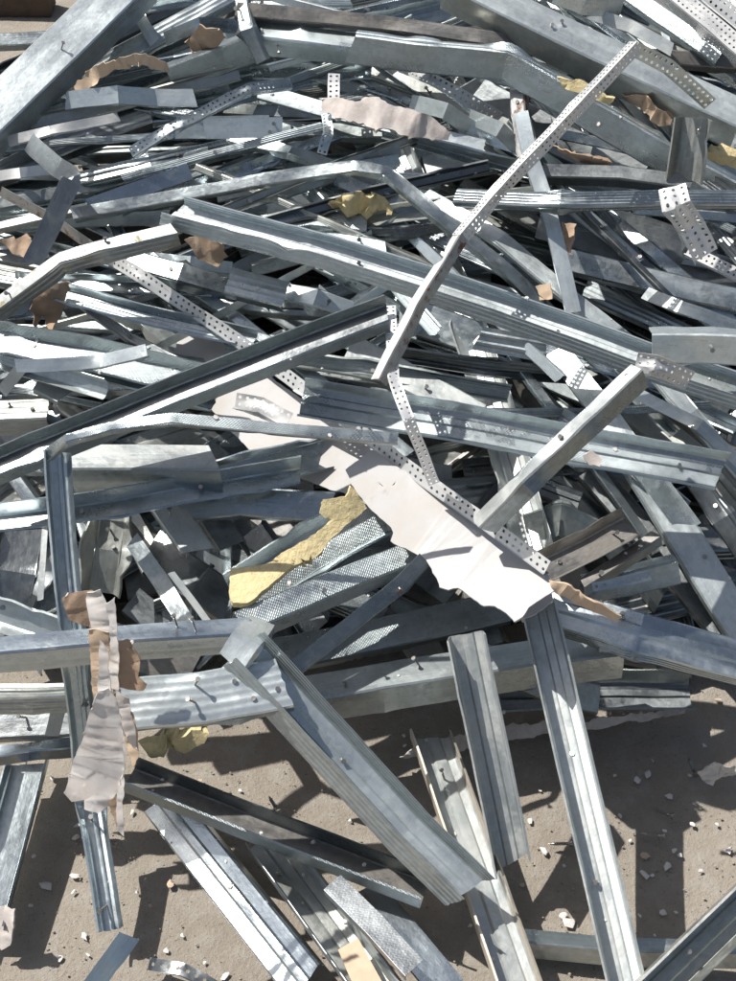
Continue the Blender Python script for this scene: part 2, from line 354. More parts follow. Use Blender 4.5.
seedc = [0]
def beam(name, label, cat, pts, w, f, r=0, sec='n', mat='zinc', rw=0, rf=0, perf=0, dmg=1.0, scr=(), cut=None, lip=0, group=GRP, P3=None, rag=0.0015, sp=None, Nd=None, px=True, fmat=None):
    """pts: (u, v, layer) along the centre of the web; w, f: web and flange as seen (photo pixels)
    sec: n = back of the web up, u = open side up, l = angle, s = flat strip"""
    seedc[0] += 1; rng = random.Random(seedc[0] * 17 + 3)
    P = P3 or [at(*q) for q in pts]
    base = (P[0] + P[-1]) / 2
    mid = P[len(P) // 2] if len(P) > 2 else base
    k = depth(mid) / FPX if px else 1.0
    path = Path(P, r, rng.random() * 50, dmg, Nd)
    fp, fm_ = (f if isinstance(f, tuple) else (f, f)); fp *= k; fm_ *= k; f = max(fp, fm_); w *= k; c = min(0.002, w * 0.08)
    dr = -1 if sec in 'nl' else 1
    root = empty(name, base); tag(root, label, cat, group); root['look'] = mat + '|' + sec + '|' + str(rw)
    mm = M[mat]; fm = M[fmat] if fmat else mm
    cut0, cut1 = cut or (rng.uniform(-.35, .35), rng.uniform(-.35, .35))
    h = 0.0010; th = 0.0009; step = 0.013
    made = []
    def add(nm, prof, mt, flex):
        vs, fs, uv = strip_mesh(path, prof, step, cut0, cut1, flex, rag, rng)
        made.append(mesh_obj(nm, [v - base for v in vs], fs, mt, root, uv, th))
    def addperf(nm, a, b, mt, flex):
        rows = max(1, perf); W = math.hypot(a[0] - b[0], a[1] - b[1]); pitch = min(0.0095, max(0.006, W / rows * 1.05))
        vs, fs, uv = perf_mesh(path, a, b, rows, pitch, min(pitch, W / rows) * 0.23, flex, path.seed)
        made.append(mesh_obj(nm, [v - base for v in vs], fs, mt, root, uv, th))
    hw = w / 2
    if sec in 'nu' and rw in (1, 2): rw = -1
    if sec == 's':
        if perf: addperf('strip', (-hw, 0), (hw, 0), mm, False)
        else: add('strip', ribline((-hw, 0), (hw, 0), rw, h, (0, 1)), mm, False)
        if f: add('folded_edge', [(hw, 0), (hw, -f)], fm, True)
    elif sec == 'l':
        if perf:
            addperf('wing', (-hw, 0), (hw - c, 0), mm, False); addperf('wing', (hw, -c), (hw, -f), fm, True)
            add('nose', [(hw - c, 0), (hw - c * .2, c * .2), (hw, -c)], mm, False)
        else:
            add('web', [(-hw, 0)] + ribline((-hw + c, 0), (hw - c, 0), rw, h, (0, 1)) + [(hw, -c)], mm, False)
            add('flange', ribline((hw, -c), (hw, -f), rf, h, (1, 0)), fm, True)
    else:
        add('web', [(-hw, dr * c)] + ribline((-hw + c, 0), (hw - c, 0), rw, (0.0016 if rw == -1 else h * .3), (0, 1)) + [(hw, dr * c)], mm, False)
        for sgn in (1, -1):
            lp_ = (0.0028 if rng.random() < .75 else 0) if not lip else lip * w
            f = fp if sgn > 0 else fm_
            q_ = R((sp[0 if sgn > 0 else 1] if isinstance(sp, tuple) else sp) if sp is not None else (24 if dr > 0 else 4))
            pr = ribline((sgn * hw, dr * c), (sgn * (hw + f * math.sin(q_)), dr * f * math.cos(q_)), rf, h, (sgn, 0))
            ex, ey = pr[-1]
            if lp_: pr += [(ex - sgn * lp_ * .8, ey + dr * lp_ * .35)]
            add('flange', pr, fm, True)
    if not scr and sec in 'nu' and name != 'steel_profile' and rng.random() < .45: scr = [(rng.uniform(.15, .85), rng.uniform(-.3, .3), rng.choice((.006, .012, .02, .026))) for _ in range(rng.choice((1, 1, 2)))]
    for (fr, ac, ln) in scr:
        d0 = fr * path.L; i, ff = path.loc(d0); A, B = path.fr[i]
        pp = path.F(d0, ac * w, 0); dd = (B + A * rng.uniform(-.5, .5) + path.T[i] * rng.uniform(-.5, .5))
        screw_mesh(pp - dd.normalized() * 0.002, dd, ln * .8, made[0], base)
    return root

FINE = [0.012]
def sheet(name, label, cat, poly, mat, th=0.003, amp=0.006, sc=12, sub=3, curl=None, group=None, parent=None, base=None, part=None, rag=0.0, fold=(1, 1, 1)):
    """torn sheet: outline (u, v, layer) in its own plane(s), filled, subdivided, crumpled and given thickness"""
    seedc[0] += 1; sd_ = seedc[0] * 1.37
    P = []
    n = len(poly)
    for i in range(n):
        a, b = poly[i], poly[(i + 1) % n]
        m_ = max(1, int(math.hypot(a[0] - b[0], a[1] - b[1]) / 3.5)) if rag else 1
        for q in range(m_):
            t = q / m_; u, v, L = (a[j] + (b[j] - a[j]) * t for j in range(3))
            if rag:
                du = rag * (1.4 * noise.noise(Vector((u * .045, v * .045, sd_))) + .9 * noise.noise(Vector((u * .19, v * .19, sd_))))
                dv = rag * (1.4 * noise.noise(Vector((u * .045, v * .045, sd_ + 9))) + .9 * noise.noise(Vector((u * .19, v * .19, sd_ + 9)))); u += du; v += dv
            P.append(at(u, v, L))
    ctr = sum(P, Vector()) / len(P)
    bm = bmesh.new(); vs = [bm.verts.new(p) for p in P]
    es = [bm.edges.new((vs[i], vs[(i + 1) % len(vs)])) for i in range(len(vs))]
    bmesh.ops.triangle_fill(bm, edges=es, use_beauty=True)
    for _ in range(sub):
        long_ = [e for e in bm.edges if e.calc_length() > FINE[0]]
        if not long_: break
        bmesh.ops.subdivide_edges(bm, edges=long_, cuts=1, use_grid_fill=False)
        bmesh.ops.triangulate(bm, faces=bm.faces[:])
        bmesh.ops.beautify_fill(bm, faces=bm.faces[:], edges=[e for e in bm.edges if not e.is_boundary])
    bm.normal_update()
    N = (CAM - ctr).normalized()
    for v in bm.verts:
        q = Vector((v.co.x * fold[0], v.co.y * fold[1], v.co.z * fold[2])) * sc; o = Vector((sd_, sd_ * 2, 0))
        e = noise.noise(q + o) * amp + noise.noise(q * 3.1 + o) * amp * 0.45
        v.co += N * e
        v.co += Vector((noise.noise(q * 4 + o), noise.noise(q * 4 - o), 0)) * 0.0005
    bs = base if base is not None else ctr
    for v in bm.verts: v.co -= bs
    me = bpy.data.meshes.new(name); bm.to_mesh(me); bm.free()
    me.polygons.foreach_set('use_smooth', [True] * len(me.polygons)); me.set_sharp_from_angle(angle=R(40)); me.materials.append(M[mat])
    o = bpy.data.objects.new(name, me); COL.objects.link(o)
    s = o.modifiers.new('thickness', 'SOLIDIFY'); s.thickness = th; s.offset = -1
    e = o.modifiers.new('crisp_edges', 'EDGE_SPLIT'); e.split_angle = R(85 if mat in ('foam', 'board') else 55)
    if parent is not None: o.parent = parent
    else: o.location = bs; tag(o, label, cat, group)
    return o
# ---------------------------------------------------------------- the heap, length by length (back layers first)
CH = 'metal channel'; ST = 'metal strip'; BD = 'corner bead'; AN = 'metal angle'
# upper left
beam('steel_channel', 'widest smooth shiny channel slanting out of the heap at the upper left corner', CH, [(-25, 128, 8), (135, -28, 8)], 44, 30, -31, 'n', 'bright', dmg=.6, scr=[(.5, .1, .02)])
beam('steel_channel', 'ribbed channel beneath the widest shiny channel, running up to the top edge', CH, [(90, 70, 5), (240, -12, 6)], 20, 12, -30, 'n', 'zinc', rw=3, rf=1)
beam('steel_channel', 'short dark knurled channel end resting beside the upright end plate near the top', CH, [(171, 81, 7), (268, 44, 8)], 28, 10, 22, 'n', 'kdark', cut=(0, 0))
beam('steel_channel', 'grey channel going under the widest channel at the far left edge', CH, [(-10, 40, 4), (60, 36, 4), (100, 50, 4)], 14, 10, -30, 'n', 'zinc')
beam('metal_strip', 'bright crumpled strip just below the tan paper strip at the upper left', ST, [(66, 101, 7), (118, 94, 8), (155, 97, 7), (195, 98, 7)], 17, 3, -10, 's', 'bright', dmg=2)
beam('metal_strip', 'bright flat panel end with a rivet dimple beside the perforated bead at the top left', ST, [(176, 128, 6), (272, 126, 6)], 22, 0, 0, 's', 'bright', dmg=2, scr=[(.45, 0, .012)])
beam('steel_channel', 'dark ribbed channel rising from the left edge below the crumpled strip', CH, [(-12, 176, 5), (70, 140, 6), (150, 112, 6)], 22, 12, -25, 'n', 'dark', rw=3)
beam('metal_strip', 'narrow whitish strip with ragged edges above the dark ribbed channel', ST, [(10, 142, 7), (50, 131, 8), (118, 116, 7)], 10, 3, -20, 's', 'white', dmg=2.5)
beam('steel_channel', 'ribbed channel crossing above the smooth bluish strip at the upper left', CH, [(80, 178, 6), (150, 162, 7), (228, 144, 6)], 15, 9, -30, 'n', 'zinc', rw=2, rf=1)
beam('metal_strip', 'smooth bluish strip cut square, just above the long cranked angle', ST, [(88, 207, 7), (190, 171, 7)], 16, 0, -10, 's', 'shiny', cut=(0, 0))
beam('metal_angle', 'long cranked angle bent down at its middle, crossing the upper centre', AN, [(72, 214, 7), (250, 182, 8), (354, 165, 9), (386, 169, 9), (440, 214, 9), (500, 263, 8), (562, 322, 6)], 13, 8, -25, 'l', 'zinc', dmg=1.2)
beam('metal_strip', 'dark folded strap hanging over the rust edged bead at the upper left', ST, [(30, 142, 8), (58, 166, 9.5), (74, 176, 10), (52, 222, 9), (32, 264, 8)], 20, 4, 10, 's', 'dark', dmg=2.2)
beam('corner_bead', 'rust edged whitish bead starting at the left edge under the dark folded strap', BD, [(0, 192, 8), (50, 218, 8), (104, 256, 8)], 12, 8, 35, 'l', 'rusty', fmat='white')
beam('corner_bead', 'longest perforated white bead lying diagonally on the white board', BD, [(96, 250, 7), (140, 275, 8), (262, 358, 7.6), (350, 423, 8.2), (440, 491, 9.5), (547, 568, 10)], 15, 9, 25, 'l', 'white', perf=2, dmg=1.2, fmat='brown')
beam('steel_channel', 'dirt crusted cranked channel sloping down to the left edge', CH, [(-14, 312, 8), (60, 258, 10), (100, 246, 10.5), (174, 228, 10.5)], 15, 18, -38, 'n', 'moss', rf=2)
beam('metal_strip', 'pale curled strip below the cranked dirt crusted channel', ST, [(150, 258, 6), (190, 262, 7), (232, 268, 6)], 12, 3, 0, 's', 'bright', dmg=2)
beam('corner_bead', 'perforated dark bead bent upward in front of the bright flat panel', BD, [(131, 153, 8), (172, 128, 9), (212, 108, 9), (250, 88, 9), (292, 84, 8)], 11, 6, -20, 'l', 'zinc', perf=2, dmg=1.5)
beam('steel_channel', 'dull channel between the bright crumpled strip and the perforated dark bead', CH, [(60, 125, 5), (140, 112, 5), (215, 100, 5)], 18, 10, -30, 'n', 'dull')
beam('steel_channel', 'grey channel from the left edge passing under the folded strap', CH, [(-10, 205, 5), (90, 190, 5), (160, 178, 5)], 20, 12, -35, 'n', 'zinc')
beam('steel_channel', 'dark channel low at the left edge above the dirt crusted channel', CH, [(-10, 232, 4), (80, 212, 4), (180, 204, 4)], 24, 10, -30, 'n', 'dull', rw=2)
beam('metal_strip', 'crumpled bright scrap strip at the left edge under the rust edged bead', ST, [(-8, 178, 6), (20, 174, 7), (62, 170, 6)], 10, 2, 0, 's', 'white', dmg=3)
beam('metal_strip', 'bright strip leaning up between two ribbed channels at the top left', ST, [(135, 8, 6), (155, 42, 6)], 12, 0, 0, 's', 'bright')
beam('metal_strip', 'pale blue strip behind the short dark knurled channel', ST, [(165, 38, 6), (200, 24, 7), (245, 26, 6)], 13, 3, 0, 's', 'shiny', dmg=2)
# top centre
beam('steel_channel', 'long brown stained channel crossing the top of the heap', CH, [(236, 9, 9), (380, 22, 9), (480, 36, 9), (600, 52, 8), (745, 62, 7)], 15, 11, -20, 'n', 'brown')
beam('steel_channel', 'upright dark end plate standing left of the knurled channels at the top', CH, [(240, -10, 9), (246, 30, 9), (262, 62, 8)], 13, 8, 20, 'n', 'kdark')
beam('steel_channel', 'shorter bright topped knurled channel with a screw, under the brown stained one', CH, [(252, 46, 8), (354, 58, 8)], 22, 22, 38, 'n', 'knurl', scr=[(.25, -.2, .02)], cut=(0, 0))
beam('steel_channel', 'widest knurled channel bending down towards the right edge', CH, [(350, 50, 9), (440, 60, 9), (504, 66, 9), (560, 98, 9), (650, 152, 8), (748, 205, 7)], 30, 14, 18, 'n', 'knurl', rf=1, dmg=1.3, scr=[(.62, .1, .008), (.8, -.1, .008)])
beam('metal_strip', 'bright narrow angle carrying the torn plaster strip', ST, [(258, 90, 7), (322, 108, 7), (484, 147, 7)], 15, 5, -20, 's', 'bright')
beam('perforated_strap', 'short perforated strap standing up behind the torn plaster strip', 'strap', [(334, 74, 8), (333, 104, 8)], 12, 0, 0, 's', 'white', perf=2, dmg=2)
beam('perforated_strap', 'short perforated strap hanging below the torn plaster strip', 'strap', [(326, 112, 8), (328, 134, 8.5), (322, 154, 8)], 10, 0, 10, 's', 'zinc', perf=2, dmg=2.5)
beam('steel_channel', 'narrow dull channel passing left behind the torn plaster strip', CH, [(225, 108, 5), (330, 114, 5)], 12, 10, -20, 'n', 'dull')
beam('metal_strip', 'pale riveted plate on the end of a dull channel left of centre at the top', ST, [(204, 128, 7), (282, 127, 7)], 20, 3, 0, 's', 'bright', dmg=1.5, scr=[(.85, .2, .01), (.9, -.2, .01)])
beam('steel_channel', 'dull channel box between the riveted plate and the hanging perforated strap', CH, [(275, 128, 6), (382, 130, 6)], 16, 10, -30, 'n', 'dull', cut=(0, 0))
beam('metal_angle', 'pale angle running down towards the kink of the long cranked angle', AN, [(232, 136, 6), (290, 150, 7), (345, 170, 6)], 12, 8, -30, 'l', 'bright')
beam('wall_stud', 'long wide stud running from the top centre down behind the big open channel', 'wall stud', [(390, 128, 5), (432, 230, 5), (470, 322, 5), (508, 440, 5), (546, 580, 5)], 24, 16, 12, 'u', 'pale', rw=2, scr=[(.7, .2, .015)])
beam('perforated_strap', 'perforated strip under the bend of the widest knurled channel', 'strap', [(400, 66, 7), (430, 78, 8), (470, 100, 7), (500, 118, 6)], 12, 0, 0, 's', 'white', perf=2)
beam('steel_channel', 'dull channel sloping right below the perforated strip at the top', CH, [(372, 68, 6), (440, 94, 6), (520, 132, 6)], 16, 8, -30, 'n', 'olive', rf=1)
beam('metal_strip', 'twisted bright strip with crushed folds right of the torn plaster strip', ST, [(410, 104, 7), (445, 112, 8), (470, 128, 7), (515, 145, 7)], 16, 4, 10, 's', 'bright', dmg=3)
beam('steel_channel', 'pale box end under the bright narrow angle at the top centre', CH, [(424, 166, 6), (495, 152, 6)], 26, 16, -40, 'n', 'pale', cut=(0, 0))
beam('metal_strip', 'grey strip beneath the kink of the long cranked angle', ST, [(335, 178, 7), (400, 206, 7), (470, 236, 6)], 14, 0, 0, 's', 'zinc')
beam('metal_angle', 'long bright bar running right down from the upper centre past the perforated post', AN, [(424, 194, 7), (500, 238, 8), (560, 288, 8), (634, 346, 7.5), (692, 412, 8), (745, 478, 7)], 16, 7, -25, 'l', 'bright')
beam('steel_channel', 'short knurled channel with open square end left of centre', CH, [(258, 224, 7), (310, 216, 7), (367, 222, 7)], 20, 14, -30, 'n', 'knurl', cut=(0, .1))
beam('steel_channel', 'crushed grey channel below the short knurled channel with the square end', CH, [(296, 238, 7), (340, 240, 7), (386, 248, 7)], 18, 10, -25, 'n', 'zinc', dmg=2)
beam('steel_channel', 'wide dull plate channel behind the long cranked angle', CH, [(225, 196, 4), (345, 202, 4)], 32, 10, -10, 'n', 'dull')
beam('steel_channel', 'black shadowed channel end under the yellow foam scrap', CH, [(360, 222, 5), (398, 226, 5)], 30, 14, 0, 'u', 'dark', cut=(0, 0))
beam('steel_channel', 'big open ribbed channel lying across the middle of the heap down to the right edge', CH, [(172, 215, 10), (330, 257, 10), (480, 305, 10), (640, 362, 10), (748, 398, 10)], 32, (20, 12), -25, 'u', 'bright', rw=1, rf=3, scr=[(.33, -.1, .012), (.68, .1, .012)], dmg=.6, sp=(-22, 12), cut=(-.5, 0))
# top right
beam('steel_channel', 'thick pale edged beam sloping from the top edge to the right edge', CH, [(450, -26, 10), (600, 47, 10), (748, 116, 10)], 34, 32, -40, 'n', 'bright', dmg=.5, scr=[(.38, -.2, .012), (.36, .1, .012)], fmat='olive')
beam('metal_strip', 'bent blue grey sheet strip at the top edge right of centre', ST, [(555, -6, 8), (585, 6, 9), (622, 6, 8)], 18, 3, 10, 's', 'shiny', dmg=2)
beam('metal_strip', 'tan dusted strip behind the thick pale edged beam', ST, [(586, 12, 8), (630, 26, 8), (672, 50, 8)], 12, 4, 0, 's', 'pale')
beam('steel_channel', 'knurled channel in the upper right corner left of the brown one', CH, [(628, -8, 8), (720, 56, 8)], 18, 8, -20, 'n', 'knurl')
beam('metal_strip', 'brown stained strip in the upper right corner beside the perforated mesh', ST, [(655, -8, 8), (728, 52, 8)], 14, 4, 0, 's', 'brown')
beam('corner_bead', 'wide white perforated bead in the upper right corner', BD, [(672, -10, 10), (748, 54, 10)], 18, 14, -30, 'l', 'white', perf=3)
beam('corner_bead', 'pale perforated bead touching the right edge in the upper right corner', BD, [(705, -8, 10), (750, 30, 10)], 16, 8, 10, 'l', 'white', perf=2)
beam('corner_bead', 'tall perforated white post leaning over the heap, the topmost piece', BD, [(638, 47, 15), (600, 88, 14.5), (560, 130, 14), (500, 194, 13), (463, 240, 13)], 12, 10, -32, 'l', 'white', perf=2, dmg=1)
b_ = beam('corner_bead', 'rust spotted folded end of bead in front of the big open channel', BD, [(465, 237, 13), (420, 308, 13), (384, 382, 13)], 12, 11, (-30, -40, -46), 'l', 'rusty', dmg=1.6, fmat='white')
beam('corner_bead', 'short dark perforated wing folded down from the tip of the leaning white post', BD, [(634, 48, 14), (668, 66, 13), (710, 104, 11)], 15, 3, 10, 's', 'zinc', perf=2, dmg=1.5)
beam('steel_channel', 'rust and white crusted upright channel end left of the leaning white post', CH, [(517, 72, 8), (518, 112, 8), (524, 154, 8)], 16, 10, 25, 'n', 'rusty', dmg=2)
beam('metal_strip', 'bright upright strip below the rust crusted channel end', ST, [(521, 112, 9), (532, 160, 10), (552, 222, 9.5), (574, 312, 8)], 15, 4, -10, 's', 'bright', dmg=1.2)
beam('steel_channel', 'narrow ribbed rail lying level towards the right edge', CH, [(455, 196, 9), (560, 200, 11), (660, 198, 11), (748, 198, 11)], 16, 10, -15, 'n', 'zinc', rw=4, rf=1, dmg=.6)
beam('corner_bead', 'mangled perforated bead hooked over the narrow ribbed rail', BD, [(672, 188, 12.5), (676, 206, 12.5), (690, 226, 11), (704, 254, 10)], 26, 4, 0, 's', 'white', perf=3, dmg=4)
beam('steel_channel', 'short upright box of ribbed channel near the right edge above the rail', CH, [(696, 118, 11), (692, 150, 10), (687, 180, 9)], 26, 14, 14, 'u', 'olive', rw=3, cut=(0, 0))
beam('steel_channel', 'dark smooth channel lying just above the narrow ribbed rail', CH, [(544, 170, 9), (620, 172, 9), (692, 182, 9)], 16, 14, -32, 'n', 'dark')
beam('steel_channel', 'dark plain channel under the widest knurled channel', CH, [(476, 92, 6), (560, 140, 6), (640, 176, 6)], 34, 10, -15, 'n', 'dark')
beam('metal_strip', 'bent bright strip between the plaster strip and the rust crusted channel end', ST, [(470, 118, 7), (500, 130, 8), (520, 150, 7)], 15, 4, 10, 's', 'bright', dmg=2)
beam('steel_channel', 'wide dark stained plate channel under the narrow ribbed rail', CH, [(540, 214, 5), (650, 244, 5), (748, 276, 5)], 50, 10, -8, 'n', 'dark')
beam('steel_channel', 'long smooth bluish channel running to the right edge below the stained plate', CH, [(560, 258, 6), (650, 280, 6), (748, 302, 6)], 24, 10, -18, 'n', 'shiny', scr=[(.5, 0, .008)])
beam('corner_bead', 'thin perforated bead at the right edge below the narrow ribbed rail', BD, [(688, 250, 8), (748, 280, 8)], 12, 6, -15, 'l', 'white', perf=2)
beam('steel_channel', 'ribbed grey channel emerging under the smooth bluish channel at the right', CH, [(585, 288, 4), (690, 336, 4)], 20, 8, -20, 'n', 'zinc', rw=3)
beam('metal_strip', 'bright kinked strip near the right edge above the bent sheet', ST, [(644, 292, 7), (680, 306, 8), (748, 332, 7)], 13, 3, -10, 's', 'bright', dmg=2)
beam('steel_channel', 'bent open sheet channel resting on the big open channel at the right edge', CH, [(652, 350, 12), (700, 350, 12), (752, 354, 12)], 32, 14, 20, 'n', 'bright', dmg=2.2, scr=[(.6, 0, .012)])
beam('corner_bead', 'small crushed white perforated bead at the upper end of the slanting knurled bar', BD, [(636, 362, 13), (655, 366, 13), (690, 382, 12)], 20, 4, 0, 's', 'white', perf=3, dmg=3)
beam('metal_strip', 'broad grey end tab under the big open channel right of centre', ST, [(478, 338, 7), (546, 350, 7)], 24, 4, 0, 's', 'zinc', rw=2)
beam('steel_channel', 'brown stained channel stub between the wide stud and the long bright bars', CH, [(504, 372, 5), (562, 426, 5)], 20, 14, 20, 'n', 'brown')
beam('metal_strip', 'straight bright bar passing under the slanting knurled bar', ST, [(556, 350, 7), (596, 402, 7.5), (640, 462, 7.5), (690, 530, 7)], 24, 5, -10, 's', 'zinc', cut=(0, 0))
beam('steel_channel', 'green grey wide channel at the right between two bright bars', CH, [(610, 392, 5), (660, 430, 5), (720, 480, 5)], 30, 10, -15, 'n', 'olive')
beam('steel_channel', 'broad bright channel going down to the right edge from under the knurled trough', CH, [(636, 458, 7), (690, 545, 7), (745, 632, 6)], 34, 10, -14, 'n', 'bright', scr=[(.25, .2, .006), (.6, -.2, .006)])
# left middle
beam('steel_channel', 'smooth light grey channel under the left end of the big open channel', CH, [(108, 252, 7), (180, 272, 8), (245, 290, 7)], 20, 12, -20, 'n', 'zinc', scr=[(.5, 0, .006)])
beam('steel_channel', 'ribbed channel end cut square under the big open channel', CH, [(228, 280, 8), (286, 294, 8)], 28, 12, -20, 'n', 'zinc', rw=3, cut=(0, 0))
beam('steel_channel', 'crumpled light channel right of the ribbed square cut end', CH, [(280, 292, 7), (315, 300, 8), (352, 312, 7)], 20, 14, -25, 'n', 'bright', dmg=3)
beam('steel_channel', 'knurled trough entering from the left edge above the bent pale strip', CH, [(-14, 342, 8), (90, 360, 8), (212, 388, 8)], 26, 14, -28, 'u', 'kdark', dmg=1.2)
beam('metal_strip', 'bent pale strip with a flared torn tip at the left', ST, [(16, 366, 10), (56, 365, 10), (100, 362, 10), (146, 350, 11)], 13, 3, (0, 0, -10, -30), 's', 'bright', dmg=2)
beam('steel_channel', 'short ribbed box channel end at the left edge', CH, [(-14, 410, 7), (48, 408, 7)], 26, 22, -38, 'n', 'olive', rw=3, rf=3, cut=(0, 0))
beam('metal_strip', 'pale folded scrap piece above the ribbed box channel end', ST, [(38, 382, 7), (66, 396, 7)], 18, 8, -30, 's', 'pale', dmg=2)
beam('metal_strip', 'leaning pale strip beside the ribbed box at the left', ST, [(2, 392, 7), (26, 362, 8)], 12, 6, 0, 's', 'pale')
beam('steel_channel', 'dull two sided channel pointing down to the white board', CH, [(104, 292, 6), (146, 318, 6), (184, 348, 6)], 20, 16, -35, 'n', 'dull', fmat='pale')
beam('steel_channel', 'dark channel beneath the cranked dirt crusted channel', CH, [(40, 300, 4), (100, 312, 4), (150, 340, 4)], 26, 10, -20, 'n', 'dark')
beam('steel_channel', 'long dark open channel rising from the left edge to the centre', CH, [(-14, 478, 11), (180, 398, 11.5), (388, 318, 12)], 32, (18, 14), -34, 'u', 'dark', fmat='kdark', dmg=.6, sp=(2, 14))
beam('metal_angle', 'long narrow knurled bar cranked over the top of the long dark open channel', AN, [(46, 456, 13), (66, 438, 14), (110, 426, 14), (172, 418, 14), (262, 428, 13.5), (398, 438, 13)], 12, 6, (-20, -35, -40, -25, -15, -15), 'l', 'knurl', dmg=.9)
beam('wall_stud', 'ribbed blue grey post leaning from the ground up to the cranked knurled bar', 'wall stud', [(58, 452, 13), (64, 540, 11), (76, 660, 8), (92, 800, 3), (112, 930, 1.2)], 19, 9, 8, 'u', 'zinc', rw=1, dmg=1, scr=[(.28, 0, .03), (.52, 0, .03), (.78, .1, .03), (.95, 0, .03)])
beam('steel_channel', 'large square cut block of channel with a pale top below the cranked knurled bar', CH, [(66, 456, 9.5), (214, 457, 9.5)], 34, 34, -42, 'n', 'pale', fmat='zinc', rf=1, cut=(.35, .45), dmg=.5)  # paler web colour for the sunlit top, greyer flanges for the unlit front
beam('steel_channel', 'dark blue channel running right from behind the square cut block', CH, [(196, 486, 8), (250, 472, 8), (330, 452, 7)], 30, 10, -15, 'u', 'shiny', dmg=1.4)
beam('steel_channel', 'bright lipped open channel running level below the square cut block', CH, [(-14, 526, 9), (120, 508, 9), (300, 476, 8)], 20, 15, -30, 'u', 'zinc', dmg=.7)
beam('steel_channel', 'upright greenish open stud with two pale rims between post and lit plate', CH, [(114, 508, 6), (108, 550, 6), (102, 592, 5)], 26, 18, 6, 'u', 'olive', cut=(0, 0))
beam('steel_channel', 'wide dark upright channel at the left edge behind the ribbed post', CH, [(24, 530, 5), (16, 572, 5), (6, 620, 4)], 40, 18, 10, 'u', 'dark')
beam('metal_strip', 'thin pale rim strip standing left of the ribbed post', ST, [(45, 530, 7), (40, 600, 6)], 6, 4, 20, 's', 'pale')
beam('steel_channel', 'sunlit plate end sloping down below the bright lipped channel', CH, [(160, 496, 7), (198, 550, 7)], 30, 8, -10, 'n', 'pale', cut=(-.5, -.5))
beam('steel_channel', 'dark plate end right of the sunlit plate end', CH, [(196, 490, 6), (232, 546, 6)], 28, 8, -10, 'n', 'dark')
beam('metal_strip', 'narrow strip slanting down to the level double beam', ST, [(132, 540, 7), (160, 580, 7), (190, 628, 7)], 17, 5, 12, 's', 'zinc')
beam('metal_strip', 'thin curved pale rim right of the slanting narrow strip', ST, [(172, 572, 8), (208, 622, 7)], 7, 5, 20, 's', 'pale')
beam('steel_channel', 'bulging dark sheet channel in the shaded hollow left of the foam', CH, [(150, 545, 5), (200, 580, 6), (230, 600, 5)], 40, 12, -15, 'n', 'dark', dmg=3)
beam('steel_channel', 'open channel with a bright inside at the left edge above the double beam', CH, [(-14, 606, 8), (66, 632, 8)], 26, 12, 22, 'u', 'bright')
beam('steel_channel', 'level double faced beam at the left with a square cut right end', CH, [(-14, 646, 9.5), (120, 634, 9.5), (250, 625, 9.5)], 24, 26, -44, 'n', 'shiny', rf=1, cut=(0, 0), dmg=.6)
beam('steel_channel', 'dark ribbed beam at the left edge under the double faced beam', CH, [(-14, 692, 6.5), (84, 690, 6.5), (150, 690, 6)], 20, 22, -40, 'n', 'olive', rw=2, rf=2)
beam('steel_channel', 'light ribbed plate channel with screws and a torn right end', CH, [(122, 704, 9), (200, 697, 9), (284, 682, 9)], 52, 12, -10, 'n', 'bright', rw=5, cut=(0, .2), scr=[(.45, -.25, .025), (.45, .1, .025), (.7, -.2, .006), (.8, .2, .006), (.95, .1, .006)], dmg=1.6)
beam('metal_strip', 'crumpled bright sheet between the double faced beam and the foreground stud', ST, [(232, 664, 9.5), (248, 640, 10), (262, 622, 9)], 30, 8, -20, 's', 'bright', dmg=3)
beam('steel_channel', 'dark blue crumpled roll of sheet at the left edge above the ground', CH, [(-10, 752, 4), (30, 748, 4.5), (80, 742, 4)], 15, 12, -40, 'n', 'shiny', dmg=2.5, fmat='dark')
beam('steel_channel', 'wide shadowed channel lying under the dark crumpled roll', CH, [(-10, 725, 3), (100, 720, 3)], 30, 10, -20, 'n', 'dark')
beam('metal_strip', 'pale vertical stub between the two beams left of the torn paper', ST, [(58, 710, 4), (52, 735, 3)], 14, 4, 0, 's', 'pale')
# centre
beam('perforated_strap', 'long thin perforated strap hanging down the centre of the heap', 'strap', [(390, 306, 11.5), (393, 378, 13), (408, 420, 13), (434, 484, 10)], 12, 0, 0, 's', 'white', perf=2, dmg=1)
beam('steel_channel', 'whitish plaster stained channel under the thin perforated strap', CH, [(350, 346, 7), (400, 372, 7), (480, 416, 7)], 30, 16, -25, 'n', 'pale')
beam('steel_channel', 'wide dark channel visible behind the thin perforated strap', CH, [(400, 310, 5), (480, 340, 5)], 34, 10, -10, 'n', 'zinc')
beam('steel_channel', 'knurled blue trough lying from the centre to a torn end at the right', CH, [(302, 400, 10), (450, 424, 10), (600, 452, 10), (720, 474, 10)], 31, 12, -16, 'u', 'knurl', rw=1, dmg=.9, cut=(0, -.25), scr=[(.5, -.2, .006), (.9, 0, .008)])
beam('steel_channel', 'slanting knurled bar with a pale side lying over the blue trough', CH, [(476, 522, 10.8), (520, 478, 13), (580, 420, 14), (636, 366, 14)], 17, 22, -42, 'n', 'pale', fmat='kdark', dmg=1, scr=[(.55, 0, .01)])
beam('corner_bead', 'perforated whitened bead scrap under the cranked bar at the board edge', BD, [(236, 400, 9), (262, 404, 9), (290, 420, 9)], 16, 10, 0, 'l', 'white', perf=2, dmg=2)
beam('corner_bead', 'bent perforated bead coming from below the long dark open channel', BD, [(298, 385, 9), (330, 405, 9), (356, 428, 9)], 14, 8, 0, 'l', 'white', perf=2, dmg=2)
